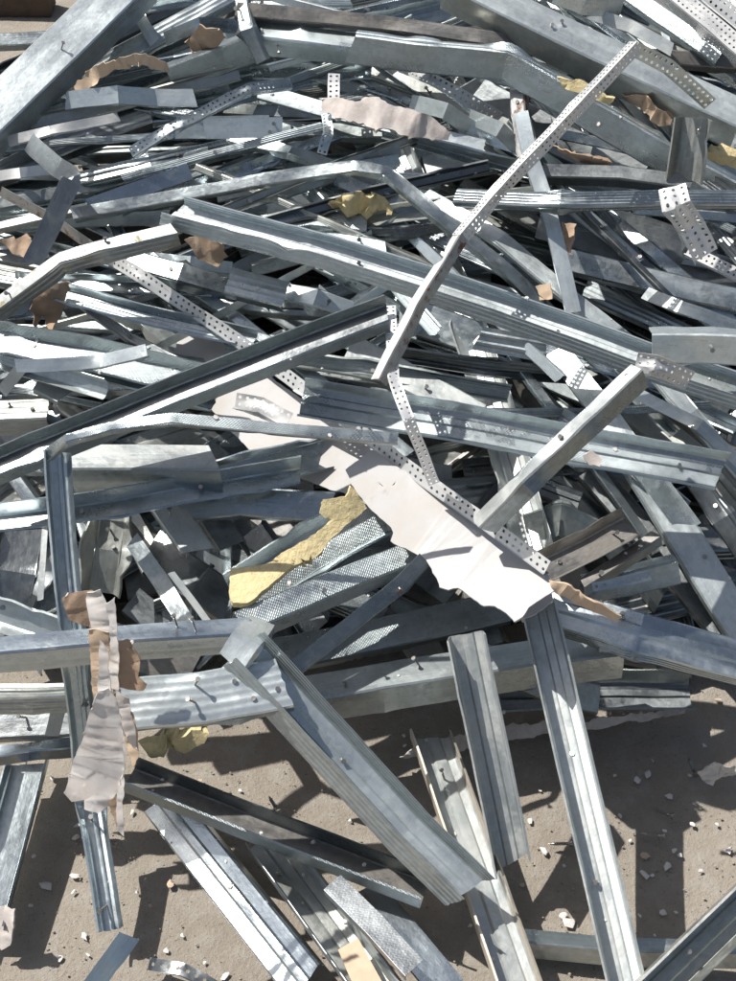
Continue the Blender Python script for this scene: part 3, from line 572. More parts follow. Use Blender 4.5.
beam('steel_channel', 'dark shiny sheet channel curving left of the yellow foam', CH, [(180, 506, 7), (240, 498, 7), (330, 506, 7)], 30, 10, -10, 'n', 'shiny', dmg=2.5)
beam('steel_channel', 'knurled channel holding the yellow foam strip', CH, [(238, 600, 7), (310, 552, 7), (386, 512, 7.5)], 40, 15, -18, 'u', 'kdark', cut=(0, 0), dmg=.8, fmat='knurl')
beam('steel_channel', 'bright knurled channel lying just below the foam filled one', CH, [(240, 622, 8.6), (320, 588, 8.4), (415, 550, 8)], 26, 22, -24, 'n', 'knurl', cut=(0, 0), scr=[(.45, .1, .02)])
beam('metal_angle', 'dark knurled bar crossing diagonally with a folded over upper tip', AN, [(296, 668, 8), (360, 616, 8.5), (402, 582, 9), (424, 560, 9)], 17, 10, 12, 'l', 'kdark', dmg=1.5, scr=[(.75, .1, .012)])
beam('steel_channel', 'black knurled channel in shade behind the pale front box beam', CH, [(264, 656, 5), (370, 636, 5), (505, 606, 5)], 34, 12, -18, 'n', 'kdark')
beam('steel_channel', 'pale front box beam with a screw, above the bare ground', CH, [(272, 694, 5), (400, 672, 5), (530, 652, 5), (620, 642, 5)], 34, 32, -42, 'n', 'bright', fmat='zinc', dmg=.5, cut=(0, 0), scr=[(.42, -.1, .025), (.2, .2, .01)])  # sunlit top put into a brighter web, unlit front into greyer flanges
beam('steel_channel', 'brown open channel above the broad bluish beam right of the board tip', CH, [(544, 572, 8), (586, 550, 8), (630, 526, 8)], 24, 14, -20, 'u', 'brown', cut=(0, 0))
beam('steel_channel', 'small brown channel with a pale rim forming a V with the brown open channel', CH, [(582, 584, 8), (616, 562, 8), (656, 534, 8)], 12, 14, -30, 'n', 'brown', fmat='olive')
beam('steel_channel', 'grey punched and knurled channel end right of the brown channels', CH, [(585, 592, 7), (630, 584, 7), (680, 572, 7)], 26, 14, 25, 'n', 'knurl', dmg=1.5, cut=(0, 0))
beam('perforated_strap', 'short perforated tab lying on the punched knurled channel', 'strap', [(592, 587, 9), (650, 576, 9)], 9, 0, 0, 's', 'zinc', perf=1)
beam('steel_channel', 'broad bluish ribbed beam leading to the right edge above the ground', CH, [(552, 606, 7), (640, 632, 7), (748, 662, 6)], 42, 18, -20, 'n', 'shiny', rw=2, rf=3, dmg=.9, scr=[(.35, -.2, .02)])
beam('steel_channel', 'curved dull sheet in the dark hollow above the brown open channel', CH, [(525, 530, 5), (560, 520, 6), (600, 540, 5)], 34, 8, -5, 'n', 'dull', dmg=3)
beam('steel_channel', 'dark ribbed channel in the hollow under the slanting knurled bar', CH, [(520, 478, 4), (580, 500, 4)], 20, 8, -15, 'n', 'dark', rw=2)
beam('steel_channel', 'long dark beam going under the broad bright channel at the right', CH, [(590, 470, 5), (660, 550, 5), (725, 630, 5)], 28, 12, -12, 'n', 'dark')
beam('steel_channel', 'dark channel at the right edge beside the broad bright channel', CH, [(684, 470, 7), (720, 520, 7), (752, 570, 6)], 18, 12, 20, 'n', 'dark', rf=1)
beam('steel_channel', 'dark green channel close to the right edge under the torn trough end', CH, [(700, 455, 5), (752, 520, 5)], 28, 12, 10, 'n', 'olive', rw=1)
beam('metal_strip', 'thin bright strip poking toward the right edge below the big open channel', ST, [(640, 395, 8), (700, 425, 9), (748, 470, 8)], 12, 4, 0, 's', 'bright')
beam('steel_channel', 'thin plate channel seen between the two studs standing on the ground', CH, [(480, 655, 4), (560, 690, 4), (600, 700, 3)], 30, 8, -10, 'n', 'dull')
# on the ground in front
beam('steel_channel', 'dark low open channel lying on the ground under the broad bluish beam', CH, [(500, 698, 1.4), (600, 696, 1.4), (690, 696, 1.4)], 28, 18, -24, 'u', 'dark', rw=2, cut=(0, 0), fmat='olive')
beam('steel_channel', 'dark knurled open channel on the ground below the ribbed plate', CH, [(128, 780, 3), (424, 896, 2.2)], 30, 20, -30, 'u', 'brown', fmat='kdark', cut=(0, 0), dmg=.35, sp=4)
beam('steel_channel', 'shiny wide stud in the bottom left running down to the bottom edge', CH, [(160, 800, 1.2), (306, 985, 1.2)], 42, 14, 10, 'n', 'shiny', rw=2, dmg=.4, sp=6)
beam('wall_stud', 'tarnished stud with a tan paper patch in its bottom, at the bottom edge', 'wall stud', [(262, 838, 1), (390, 1012, 1)], 38, 20, -12, 'u', 'olive', rw=2, dmg=.4, sp=4, scr=[(.2, .2, .006)], fmat='pale')
beam('metal_strip', 'broad plain panel strip at the bottom beside the small square ended bright strip', ST, [(365, 888, 1.5), (450, 990, 1.5)], 34, 4, -16, 's', 'shiny', dmg=.4)
beam('metal_strip', 'small square ended bright strip lying at the bottom centre', ST, [(332, 882, 4.5), (374, 924, 4.5), (414, 968, 4.5)], 23, 12, -14, 's', 'emboss', cut=(0, 0), dmg=.35)
beam('wall_stud', 'tan sided stud with a bluish upper tab reaching the bottom edge', 'wall stud', [(430, 738, 2), (522, 1000, 1.2)], 40, (20, 16), -12, 'u', 'pale', rw=1, fmat='tanm', scr=[(.18, 0, .03)], dmg=.5, sp=(3, 4))
beam('wall_stud', 'pale stud standing in front of the box beam with a skew cut foot', 'wall stud', [(466, 634, 8), (512, 862, 2)], 34, 22, 4, 'u', 'pale', rw=1, cut=(0, .4), dmg=.4, sp=(3, 8))
beam('wall_stud', 'longest stud leaning from the board tip down to the bottom edge', 'wall stud', [(538, 604, 7.5), (630, 1000, 1.5)], 33, 22, 3, 'u', 'pale', rw=2, dmg=.35, sp=(2, 8), scr=[(.4, 0, .006), (.72, .15, .012)])
beam('wall_stud', 'large open stud with ribbed flange reaching forward over the ground', 'wall stud', [(238, 652, 9.5), (404, 834, 4.4), (464, 893, 3)], 44, (30, 22), -6, 'u', 'bright', rw=1, rf=4, dmg=.55, sp=(-30, 20), cut=(0, -.3), scr=[(.45, -.1, .01)])
beam('wall_stud', 'open stud lying on the ground at the left edge, shaded at its top', 'wall stud', [(30, 764, 1.4), (-16, 934, 1)], 38, 20, 14, 'u', 'zinc', dmg=.4, sp=6)
beam('steel_channel', 'narrow dark fronted beam on the ground by the bottom right corner', CH, [(522, 935, 1), (620, 944, 1.2), (752, 946, 1.6)], 18, 20, -44, 'n', 'zinc', fmat='olive', dmg=.35)
beam('steel_channel', 'green grey channel slanting up out of the bottom right corner', CH, [(642, 1000, 2.2), (752, 893, 3)], 36, 22, 14, 'u', 'olive', rw=1, dmg=.3, sp=6)
beam('metal_strip', 'folded blue tip of sheet at the foot of the leaning ribbed post', ST, [(94, 986, 1), (130, 936, 1.8)], 22, 5, 20, 's', 'shiny', dmg=2)
beam('perforated_strap', 'small dark punched scrap lying on the ground at the bottom left', 'strap', [(150, 966, .5), (182, 972, .8), (216, 990, .5)], 12, 3, 0, 's', 'dark', perf=1, dmg=3)
# ---------------------------------------------------------------- board, plaster, paper and foam
def flat(poly, L): return [(u, v, L) for u, v in poly]
FINE[0] = 0.008
sheet('plasterboard_sheet', 'long torn white board facing lying diagonally through the middle', 'board',
      [(184, 322, 6.30), (222, 344, 6.51), (300, 398, 6.95), (360, 440, 7.29), (440, 492, 7.73), (500, 540, 8.07), (548, 576, 8.34), (553, 600, 8.37), (530, 616, 8.24), (515, 622, 8.15), (498, 598, 8.06), (474, 594, 7.92), (452, 576, 7.80), (430, 562, 7.68), (408, 548, 7.55), (392, 540, 7.46), (386, 518, 7.43), (366, 500, 7.32), (330, 490, 7.12), (300, 478, 6.95), (262, 462, 6.74), (220, 420, 6.50), (196, 392, 6.37), (172, 358, 6.23)], 'board', 0.0015, 0.0015, 4, 6, rag=1.5)
sheet('plasterboard_scrap', 'lower raised flap of white board with a jagged edge over the foam channel', 'board',
      [(350, 482, 8.70), (346, 470, 8.69), (372, 450, 8.78), (430, 490, 8.98), (480, 525, 9.15), (545, 572, 9.38), (556, 590, 9.42), (545, 598, 9.38), (530, 608, 9.33), (522, 617, 9.30), (514, 623, 9.27), (503, 612, 9.24), (494, 606, 9.20), (484, 606, 9.17), (475, 600, 9.14), (466, 594, 9.11), (458, 590, 9.08), (450, 592, 9.05), (441, 588, 9.02), (437, 578, 9.00), (433, 573, 8.99), (426, 560, 8.97), (418, 556, 8.94), (405, 549, 8.89), (391, 541, 8.84), (394, 533, 8.85), (391, 528, 8.84), (378, 515, 8.80), (364, 503, 8.75)], 'board', 0.0018, 0.0012, 4, 6, rag=1.3)
FINE[0] = 0.012
sheet('plaster_strip', 'torn pinkish plaster strip lying on the bright narrow angle', 'plaster',
      [(322, 100, 8.6), (346, 98, 9), (380, 98, 9.4), (396, 106, 9.2), (420, 112, 9.2), (450, 132, 8.6), (446, 140, 8.4), (412, 137, 8.6), (376, 128, 8.8), (340, 118, 8.6), (322, 112, 8.4)], 'plaster', 0.006, 0.005, 16, 4, rag=3)
sheet('paper_strip', 'tan curled paper strip above the bright crumpled strip', 'paper',
      [(68, 90, 7), (84, 76, 8), (104, 62, 9), (140, 56, 9.5), (168, 60, 9), (170, 70, 8.6), (140, 68, 9), (112, 72, 8.6), (92, 86, 8), (76, 94, 7)], 'tan', 0.001, 0.012, 16, 4, rag=4)
sheet('cardboard_scrap', 'brown paper lump behind the short dark knurled channel', 'paper', [(184, 44, 8), (198, 24, 9), (222, 26, 9), (228, 40, 8.5), (206, 46, 8), (192, 52, 7.6)], 'kraft', 0.002, 0.02, 20, 4, rag=5)
sheet('cardboard_scrap', 'round orange brown paper scrap under the left end of the big open channel', 'paper', [(187, 240, 8), (204, 236, 8.6), (222, 244, 8.6), (228, 258, 8), (218, 266, 7.6), (200, 258, 7.4)], 'kraft', 0.0015, 0.01, 15, 4, rag=3)
sheet('cardboard_scrap', 'jagged brown paper hanging under the dirt crusted channel', 'paper', [(34, 286, 8), (66, 276, 8), (66, 296, 7.4), (60, 322, 6.6), (54, 332, 6.4), (46, 318, 6.6), (38, 330, 6.4), (33, 308, 7)], 'kraft', 0.0015, 0.014, 18, 4, rag=5)
sheet('cardboard_scrap', 'brown paper scrap at the left edge behind the dark folded strap', 'paper', [(2, 238, 6), (24, 234, 6.5), (38, 246, 6.5), (34, 262, 6), (14, 254, 6)], 'kraft', 0.0015, 0.014, 18, 4, rag=5)
sheet('cardboard_scrap', 'orange brown torn paper under the widest knurled channel near the right edge', 'paper', [(624, 92, 9), (648, 98, 9.4), (674, 118, 9), (668, 128, 8.6), (650, 122, 8.6), (640, 108, 8.6)], 'kraft', 0.0015, 0.010, 18, 4, rag=4)
sheet('cardboard_scrap', 'brown torn paper edge right of the rust crusted channel end', 'paper', [(552, 146, 9), (580, 152, 9.3), (612, 160, 9), (610, 168, 8.6), (578, 160, 8.6)], 'kraft', 0.0015, 0.010, 18, 4, rag=3)
sheet('cardboard_scrap', 'small tan paper scrap wedged beside the bright upright strip', 'paper', [(562, 220, 9), (576, 224, 9.3), (572, 256, 9), (564, 244, 8.6)], 'kraft', 0.0015, 0.010, 18, 4, rag=3)
sheet('cardboard_scrap', 'folded orange scrap between the bright bars above the big open channel', 'paper', [(538, 286, 8), (552, 284, 8.3), (552, 298, 8), (540, 300, 7.6)], 'tan', 0.0015, 0.006, 18, 3, rag=2)
FINE[0] = 0.006
sheet('insulation_foam', 'yellow foam strip filling the knurled channel at the centre', 'foam',
      [(232, 574, 8.6), (230, 596, 8.6), (234, 607, 8.6), (248, 608, 8.6), (262, 596, 8.6), (272, 586, 8.6), (298, 568, 8.6), (322, 554, 8.6), (326, 545, 8.6), (346, 526, 8.7), (365, 508, 8.8), (356, 494, 9.2), (348, 484, 9.4), (343, 496, 9.2), (323, 499, 9.2), (320, 512, 9), (330, 520, 8.8), (316, 534, 8.8), (294, 548, 8.8), (268, 566, 8.7), (248, 572, 8.7)], 'foam', 0.009, 0.0015, 22, 5, rag=1.5)
FINE[0] = 0.012
sheet('insulation_foam', 'yellow foam scrap under the kink of the long cranked angle', 'foam', [(332, 200, 7.6), (350, 194, 8), (378, 196, 8), (392, 206, 7.6), (372, 212, 7.2), (340, 210, 7.2)], 'foam', 0.010, 0.003, 20, 4, rag=4)
sheet('insulation_foam', 'thin yellow foam line beside the widest knurled channel', 'foam', [(556, 76, 11), (576, 80, 11), (600, 90, 11), (616, 98, 11), (612, 104, 10.7), (592, 98, 10.7), (566, 88, 10.7)], 'foam', 0.006, 0.003, 20, 4, rag=3)
sheet('insulation_foam', 'yellow foam scrap at the right edge above the narrow ribbed rail', 'foam', [(708, 148, 10), (740, 156, 10), (742, 166, 9.6), (718, 160, 9.6)], 'foam', 0.010, 0.003, 20, 4, rag=3)
sheet('insulation_foam', 'mossy yellow foam under the light ribbed plate channel', 'foam', [(146, 738, 4), (180, 730, 4.4), (208, 726, 4.4), (206, 738, 4), (176, 746, 3.6), (150, 752, 3.4)], 'foam', 0.014, 0.004, 20, 4, rag=4)
sheet('cardboard_strip', 'tan splinter of board paper at the tip of the white board', 'paper', [(548, 580, 11), (566, 586, 11), (598, 602, 10.4), (622, 616, 9.8), (618, 621, 9.6), (590, 610, 10), (556, 594, 10.6)], 'tan', 0.003, 0.005, 18, 4, rag=2)
sheet('cardboard_strip', 'pale plank like strip of board on the ground under the dark low channel', 'paper', [(400, 756, .6), (420, 742, .8), (520, 726, .8), (600, 716, .9), (684, 709, .9), (684, 715, .8), (600, 726, .6), (520, 738, .5), (430, 756, .4)], 'plaster', 0.005, 0.003, 12, 4, rag=3)
sheet('paper_patch', 'tan paper patch inside the tarnished stud at the bottom edge', 'paper', [(338, 950, 1.9), (358, 938, 1.9), (384, 985, 1.9), (360, 1000, 1.9)], 'tan', 0.001, 0.001, 8, 2)
sheet('plaster_strip', 'torn white plaster flap at the foot of the left edge stud', 'plaster', [(-6, 906, 2), (16, 906, 2.2), (14, 922, 2), (10, 940, 1.2), (2, 950, .8), (-8, 945, .8)], 'plaster', 0.002, 0.006, 18, 4, rag=4)
sheet('plaster_strip', 'white paper scrap lying on the slanting trough of the knurled blue channel', 'paper', [(582, 455, 11.2), (592, 450, 11.2), (603, 458, 11), (600, 467, 11), (588, 464, 11)], 'plaster', 0.002, 0.002, 18, 2, rag=2)
# crumpled plaster paper bundle speared on the leaning post
bs = at(105, 700, 9)
bundle = empty('torn_paper_bundle', bs); tag(bundle, 'ragged bundle of torn brown and white board paper caught on the leaning ribbed post', 'paper bundle')
FINE[0] = 0.005
def flap(poly, mat, amp=0.02, th=0.0014, sc=13):
    lv = lambda v: 13.4 - (v - 595) * .0275
    off = sum(q[2] - lv(q[1]) for q in poly) / len(poly)
    return sheet('paper_flap', None, None, [(u, v, lv(v) + off) for u, v, _ in poly], mat, th, amp * .45, 9, 5, parent=bundle, base=bs, rag=1.6, fold=(1.6, .15, .15))
flap([(62, 598, 12.5), (76, 592, 13), (94, 590, 13), (98, 610, 13), (96, 630, 12.5), (84, 624, 12.2), (70, 620, 12)], 'kraft')
flap([(86, 592, 13.5), (100, 590, 14), (108, 606, 13.5), (114, 612, 13.2), (112, 640, 12.6), (104, 650, 12.4), (94, 640, 12.6), (90, 616, 13)], 'liner', .018)
flap([(106, 604, 14), (114, 598, 14), (118, 622, 13.2), (120, 650, 12.5), (118, 690, 11.5), (108, 688, 11.5), (110, 640, 12.8)], 'liner', .016)
flap([(88, 628, 12.6), (110, 632, 12.8), (112, 690, 11), (108, 730, 10), (96, 735, 9.8), (92, 690, 11)], 'tan', .012)
flap([(118, 642, 12.6), (130, 640, 12.8), (140, 658, 12.2), (140, 676, 11.8), (148, 684, 11.8), (144, 690, 11.4), (128, 690, 11.2), (118, 688, 11.2)], 'kraft', .022)
flap([(98, 690, 12), (108, 688, 12), (118, 700, 12), (122, 732, 12), (124, 770, 12), (118, 792, 12), (110, 800, 12), (98, 794, 12), (86, 798, 12), (72, 802, 12), (63, 792, 12), (74, 762, 12), (86, 724, 12)], 'liner', .016)
flap([(94, 730, 10.5), (104, 728, 10.6), (106, 766, 9.6), (110, 806, 8), (98, 812, 7.6), (84, 808, 7.4), (88, 770, 8.8)], 'liner', .02)
flap([(112, 700, 11.5), (122, 716, 11), (126, 740, 10.2), (124, 780, 9), (124, 836, 7), (118, 828, 7), (116, 790, 8.4), (110, 750, 9.8)], 'liner', .012)
flap([(120, 700, 11.6), (134, 714, 11), (138, 736, 10.4), (140, 756, 9.6), (132, 766, 9.2), (126, 740, 10)], 'tan', .018)
flap([(100, 640, 13.6), (108, 650, 13.4), (112, 700, 12), (104, 716, 11.6), (98, 690, 12.2)], 'liner', .014)
flap([(116, 690, 12), (128, 700, 11.8), (134, 724, 11), (138, 750, 10.2), (130, 742, 10.3), (120, 720, 11)], 'liner', .02)
flap([(106, 780, 8), (116, 790, 7.8), (118, 826, 6.6), (110, 812, 7)], 'kraft', .008)
FINE[0] = 0.012
# ---------------------------------------------------------------- buried lengths that fill the heap
rf_ = random.Random(11)
FL = 'steel profile buried in the shaded gaps deep between the other lengths of the heap'
def inside(u, v):
    if v > 690 - 20 * math.sin(u * .01): return False
    if u < 120 and v < 75 - u * .3: return False
    return True
cnt = 0
for k in range(1400):
    if cnt >= 200: break
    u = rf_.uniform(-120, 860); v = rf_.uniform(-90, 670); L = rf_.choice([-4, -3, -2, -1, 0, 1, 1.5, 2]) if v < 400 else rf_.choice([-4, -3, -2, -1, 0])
    if v < 250 and u < 450: ang = rf_.gauss(-13, 8)
    elif u > 400: ang = rf_.gauss(30, 12)
    elif v < 450: ang = rf_.choice([rf_.gauss(-16, 10), rf_.gauss(12, 9)])
    else: ang = rf_.choice([rf_.gauss(-20, 20), rf_.gauss(65, 20)])
    ln = rf_.uniform(180, 420); dx = math.cos(R(ang)) * ln / 2; dy = math.sin(R(ang)) * ln / 2
    a, b = (u - dx, v - dy), (u + dx, v + dy)
    if not (inside(*a) and inside(*b) and inside(u, v)): continue
    if min(at(*a, L).z, at(*b, L).z) < 0.03: continue
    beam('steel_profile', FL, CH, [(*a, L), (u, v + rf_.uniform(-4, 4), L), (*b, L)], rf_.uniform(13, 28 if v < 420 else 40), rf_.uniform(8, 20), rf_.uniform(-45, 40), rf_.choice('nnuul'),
         rf_.choice(['dark', 'dark', 'dark', 'zinc', 'dull', 'kdark', 'kdark', 'brown', 'olive', 'zinc'] if L > -.5 else ['dark', 'dark', 'kdark', 'brown']), rw=rf_.choice([0, 0, 1, 2, 3]), rf=rf_.choice([0, 0, 2]), dmg=1.3, group='buried steel profiles')  # deepest layers take only dark steels, colouring in the shade of the gaps
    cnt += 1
for k in range(900):
    if cnt >= 285: break
    u = rf_.uniform(-60, 800); v = rf_.uniform(430, 690); L = rf_.choice([0, .8, 1.6, 2.2])
    ang = rf_.choice([rf_.gauss(-15, 15), rf_.gauss(25, 20), rf_.gauss(70, 15)])
    ln = rf_.uniform(90, 240); dx = math.cos(R(ang)) * ln / 2; dy = math.sin(R(ang)) * ln / 2
    a, b = (u - dx, v - dy), (u + dx, v + dy)
    if max(a[1], b[1]) > 700 or min(at(*a, L).z, at(*b, L).z) < 0.02: continue
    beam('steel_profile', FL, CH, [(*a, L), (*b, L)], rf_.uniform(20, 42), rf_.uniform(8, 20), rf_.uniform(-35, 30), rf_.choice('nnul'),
         rf_.choice(['dark', 'dark', 'kdark', 'brown', 'olive']), rw=rf_.choice([0, 0, 1, 3]), rf=rf_.choice([0, 0, 2]), dmg=1.2, group='buried steel profiles')  # dark steels chosen so the low gaps look shaded
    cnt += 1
# thin slivers and torn strips woven through the upper heap
SL = 'thin torn steel sliver woven between the crossed lengths in the upper half of the heap'
cnt = 0
for k in range(1600):
    if cnt >= 165: break
    u = rf_.uniform(-40, 780); v = rf_.uniform(0, 470); L = rf_.uniform(2.5, 7.2)
    if u > 420: ang = rf_.gauss(32, 16)
    elif v < 240: ang = rf_.choice([rf_.gauss(-15, 6), rf_.gauss(-10, 6), rf_.gauss(-15, 6), rf_.gauss(18, 8)])
    else: ang = rf_.choice([rf_.gauss(12, 7), rf_.gauss(-20, 8), rf_.gauss(8, 6), rf_.gauss(45, 15)])
    ln = rf_.uniform(110, 330); dx = math.cos(R(ang)) * ln / 2; dy = math.sin(R(ang)) * ln / 2
    a, b = (u - dx, v - dy), (u + dx, v + dy)
    if not (inside(*a) and inside(*b)): continue
    if 170 < u < 600 and v > 380 and u - 100 < v: continue
    mid = (u + rf_.uniform(-3, 3), v + rf_.uniform(-6, 6), L + rf_.uniform(-.3, .6))
    beam('steel_sliver', SL, ST, [(*a, L), mid, (*b, L + rf_.uniform(-1, 1))], rf_.uniform(5, 15), rf_.uniform(4, 10), rf_.uniform(-45, 30), rf_.choice('lnnu'),
         rf_.choice(['bright', 'zinc', 'zinc', 'shiny', 'knurl', 'dark', 'dull', 'olive']), dmg=1.2, rw=rf_.choice([0, 0, 3]), group='thin steel slivers')
    cnt += 1
# dark surface added below the heap so its gaps read as deep shade
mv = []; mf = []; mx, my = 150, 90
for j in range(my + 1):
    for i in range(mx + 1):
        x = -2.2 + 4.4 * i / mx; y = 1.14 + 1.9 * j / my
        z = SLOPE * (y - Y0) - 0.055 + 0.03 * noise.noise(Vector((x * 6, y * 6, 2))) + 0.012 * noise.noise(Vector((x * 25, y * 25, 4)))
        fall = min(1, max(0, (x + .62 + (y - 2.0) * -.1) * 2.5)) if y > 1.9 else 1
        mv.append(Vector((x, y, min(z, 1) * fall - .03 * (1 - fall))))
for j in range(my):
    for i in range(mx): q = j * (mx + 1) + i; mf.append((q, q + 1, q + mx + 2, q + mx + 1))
M['gapshade'] = soft('dark_gap_shade', (0.075, 0.068, 0.06), (0.045, 0.042, 0.04), 30, 0.95, (0.16, 0.15, 0.13), 1.0, 0.008)  # near-black colour stands in for shade between the lengths
fo = mesh_obj('debris', mv, mf, M['gapshade'], sharp=60); tag(fo, 'dark added debris filling the bottom of the heap', 'debris', kind='stuff')
# ---------------------------------------------------------------- ground
m, t, p = nt('dusty_worn_paving'); g = G(t)
tc = g.n('ShaderNodeTexCoord').outputs['Object']
a = g.n('ShaderNodeTexNoise', i_Scale=3.0, i_Detail=8.0, i_Roughness=0.6); g.l(tc, a.inputs['Vector'])
b = g.n('ShaderNodeTexNoise', i_Scale=28.0, i_Detail=8.0, i_Roughness=0.7); g.l(tc, b.inputs['Vector'])
c = g.n('ShaderNodeTexVoronoi', i_Scale=210.0); g.l(tc, c.inputs['Vector'])
d = g.n('ShaderNodeTexNoise', i_Scale=190.0, i_Detail=5.0, i_Roughness=0.8); g.l(tc, d.inputs['Vector'])
col = g.mix(g.ramp(a.outputs[0], 0.3, 0.7), (0.27, 0.238, 0.198), (0.335, 0.298, 0.25))
col = g.mix(g.math('MULTIPLY', g.ramp(b.outputs[0], 0.45, 0.65), 0.6), col, (0.37, 0.345, 0.305))
col = g.mix(g.math('MULTIPLY', g.ramp(d.outputs[0], 0.60, 0.66), 0.7), col, (0.06, 0.052, 0.045))
col = g.mix(g.math('MULTIPLY', g.ramp(d.outputs[0], 0.40, 0.34), 0.5), col, (0.46, 0.41, 0.35))
g.l(col, p.inputs['Base Color']); p.inputs['Roughness'].default_value = 0.95
e = g.n('ShaderNodeTexNoise', i_Scale=520.0, i_Detail=3.0, i_Roughness=0.7); g.l(tc, e.inputs['Vector'])
hh = g.math('ADD', g.math('MULTIPLY', b.outputs[0], 0.9), g.math('MULTIPLY', c.outputs['Distance'], 0.12))
hh = g.math('ADD', hh, g.math('MULTIPLY', d.outputs[0], 0.35))
hh = g.math('ADD', hh, g.math('MULTIPLY', e.outputs[0], 0.30))
bp = g.n('ShaderNodeBump', i_Strength=0.85, i_Distance=0.006); g.l(hh, bp.inputs['Height']); g.l(bp.outputs[0], p.inputs['Normal'])
M['ground'] = m
gv = []; gf = []
xs = [-60, -12, -3] + [-1.2 + i * 0.02 for i in range(121)] + [3, 12, 60]
ys = [-40, -8, 0] + [0.5 + i * 0.02 for i in range(51)] + [2.5, 4, 12, 80]
for y in ys:
    for x in xs:
        z = noise.noise(Vector((x * 9, y * 9, 0))) * 0.0035 + noise.noise(Vector((x * 31, y * 31, 3))) * 0.0018 if abs(x) < 3 and y < 4 else 0
        gv.append((x, y, z - 0.003))
nx = len(xs)
gf = [(j * nx + i, j * nx + i + 1, (j + 1) * nx + i + 1, (j + 1) * nx + i) for j in range(len(ys) - 1) for i in range(nx - 1)]
gr = mesh_obj('ground', [Vector(q) for q in gv], gf, m, sharp=80); tag(gr, 'dusty grey brown paving under the scrap heap', 'ground', kind='structure')
# loose grit: nobody could count it
def pebble(bv, bf, c, r, rg, flatn=0.6):
    n0 = len(bv); rows = [(0, 1)] + [(1, 5), (1.9, 5)] + [(2.8, 1)]
    ph = rg.uniform(0, 6)
    for th, n in rows:
        for i in range(n):
            an = ph + 2 * math.pi * i / n + th; rr = r * rg.uniform(0.7, 1.25)
            bv.append(Vector((c[0] + rr * math.sin(th) * math.cos(an), c[1] + rr * math.sin(th) * math.sin(an) * .8, c[2] + rr * math.cos(th) * flatn)))
    for i in range(5):
        j = (i + 1) % 5
        bf += [(n0, n0 + 1 + i, n0 + 1 + j), (n0 + 1 + i, n0 + 6 + i, n0 + 6 + j, n0 + 1 + j), (n0 + 11, n0 + 6 + j, n0 + 6 + i)]
rg = random.Random(5); bv = []; bf = []
for k in range(5200):
    y = rg.uniform(0.55, 1.35); x = rg.uniform(-.75, .75); r = 0.0006 + 0.0016 * rg.random() ** 4
    pebble(bv, bf, (x, y, 0.0005), r, rg)
M['grit'] = soft('grit', (0.30, 0.255, 0.205), (0.40, 0.36, 0.31), 90, 0.95, (0.10, 0.085, 0.07))
gt = mesh_obj('grit', bv, bf, M['grit'], sharp=20); tag(gt, 'fine sandy grit scattered over the bare paving', 'grit', kind='stuff')
# plaster chips, each its own
M['chip'] = soft('white_plaster_chip', (0.72, 0.70, 0.68), (0.60, 0.57, 0.53), 90, 0.95)
M['chiptan'] = soft('tan_chip', (0.50, 0.38, 0.27), (0.60, 0.50, 0.40), 90, 0.95)
CHIPS = [(69, 787, 4), (80, 824, 5), (76, 836, 4.5), (47, 886, 7), (75, 876, 4.5), (84, 936, 4), (88, 954, 2), (73, 892, 2.5), (52, 778, 3), (170, 884, 5), (166, 950, 3), (226, 975, 5), (137, 892, 2.5), (132, 812, 2.5), (60, 958, 3), (103, 918, 2),
         (530, 820, 3), (545, 852, 5.5), (522, 885, 3), (570, 922, 7), (563, 914, 4), (564, 865, 2.5), (637, 780, 4), (648, 774, 4.5), (669, 796, 4), (674, 851, 3), (680, 854, 3), (645, 856, 5), (668, 866, 4), (643, 873, 5), (653, 875, 2.5), (663, 912, 4), (693, 824, 3), (717, 824, 2.5), (729, 850, 3.5), (620, 815, 3), (653, 760, 2), (676, 912, 2), (421, 744, 4), (356, 745, 3), (422, 820, 5), (436, 805, 2.5), (404, 736, 2.5), (405, 745, 2), (705, 745, 2.5), (718, 700, 3), (598, 800, 2), (610, 905, 2), (640, 915, 2.5), (690, 775, 2), (655, 935, 2.5), (34, 856, 3), (112, 760, 3), (30, 905, 2.5), (150, 905, 2), (182, 935, 2.5), (205, 962, 2), (540, 790, 2), (615, 775, 2), (630, 840, 2), (665, 830, 2), (700, 870, 2.5), (240, 790, 2), (200, 780, 2.5), (350, 820, 2), (385, 790, 2), (470, 925, 2)]
for k, (u, v, s_) in enumerate(CHIPS):
    q = at(u, v, 0.1); q.z = 0.002; r = s_ * depth(q) / FPX; vv = []; ff = []
    n = rg.randint(5, 8); an0 = rg.uniform(0, 6); h = r * rg.uniform(.12, .35)
    rr = [r * rg.uniform(.5, 1.35) for _ in range(n)]
    for lv, zz in ((1, 0), (1.02, h * .6), (.7, h)):
        for i in range(n):
            an = an0 + 2 * math.pi * i / n; vv.append(Vector((math.cos(an) * rr[i] * lv * 1.15, math.sin(an) * rr[i] * lv * .8, zz + rg.uniform(-.1, .1) * h)))
    for lv in range(2):
        for i in range(n): j = (i + 1) % n; ff.append((lv * n + i, lv * n + j, (lv + 1) * n + j, (lv + 1) * n + i))
    ff.append(tuple(2 * n + i for i in range(n)))
    o = mesh_obj('plaster_chip', vv, ff, M['chip'] if k % 9 else M['chiptan'], sharp=25); o.location = q; o.rotation_euler = (rg.uniform(-.2, .2), rg.uniform(-.2, .2), rg.uniform(0, 6))
    tag(o, 'small crumb of broken plaster lying loose on the bare ground', 'plaster chip', 'plaster crumbs on the ground')
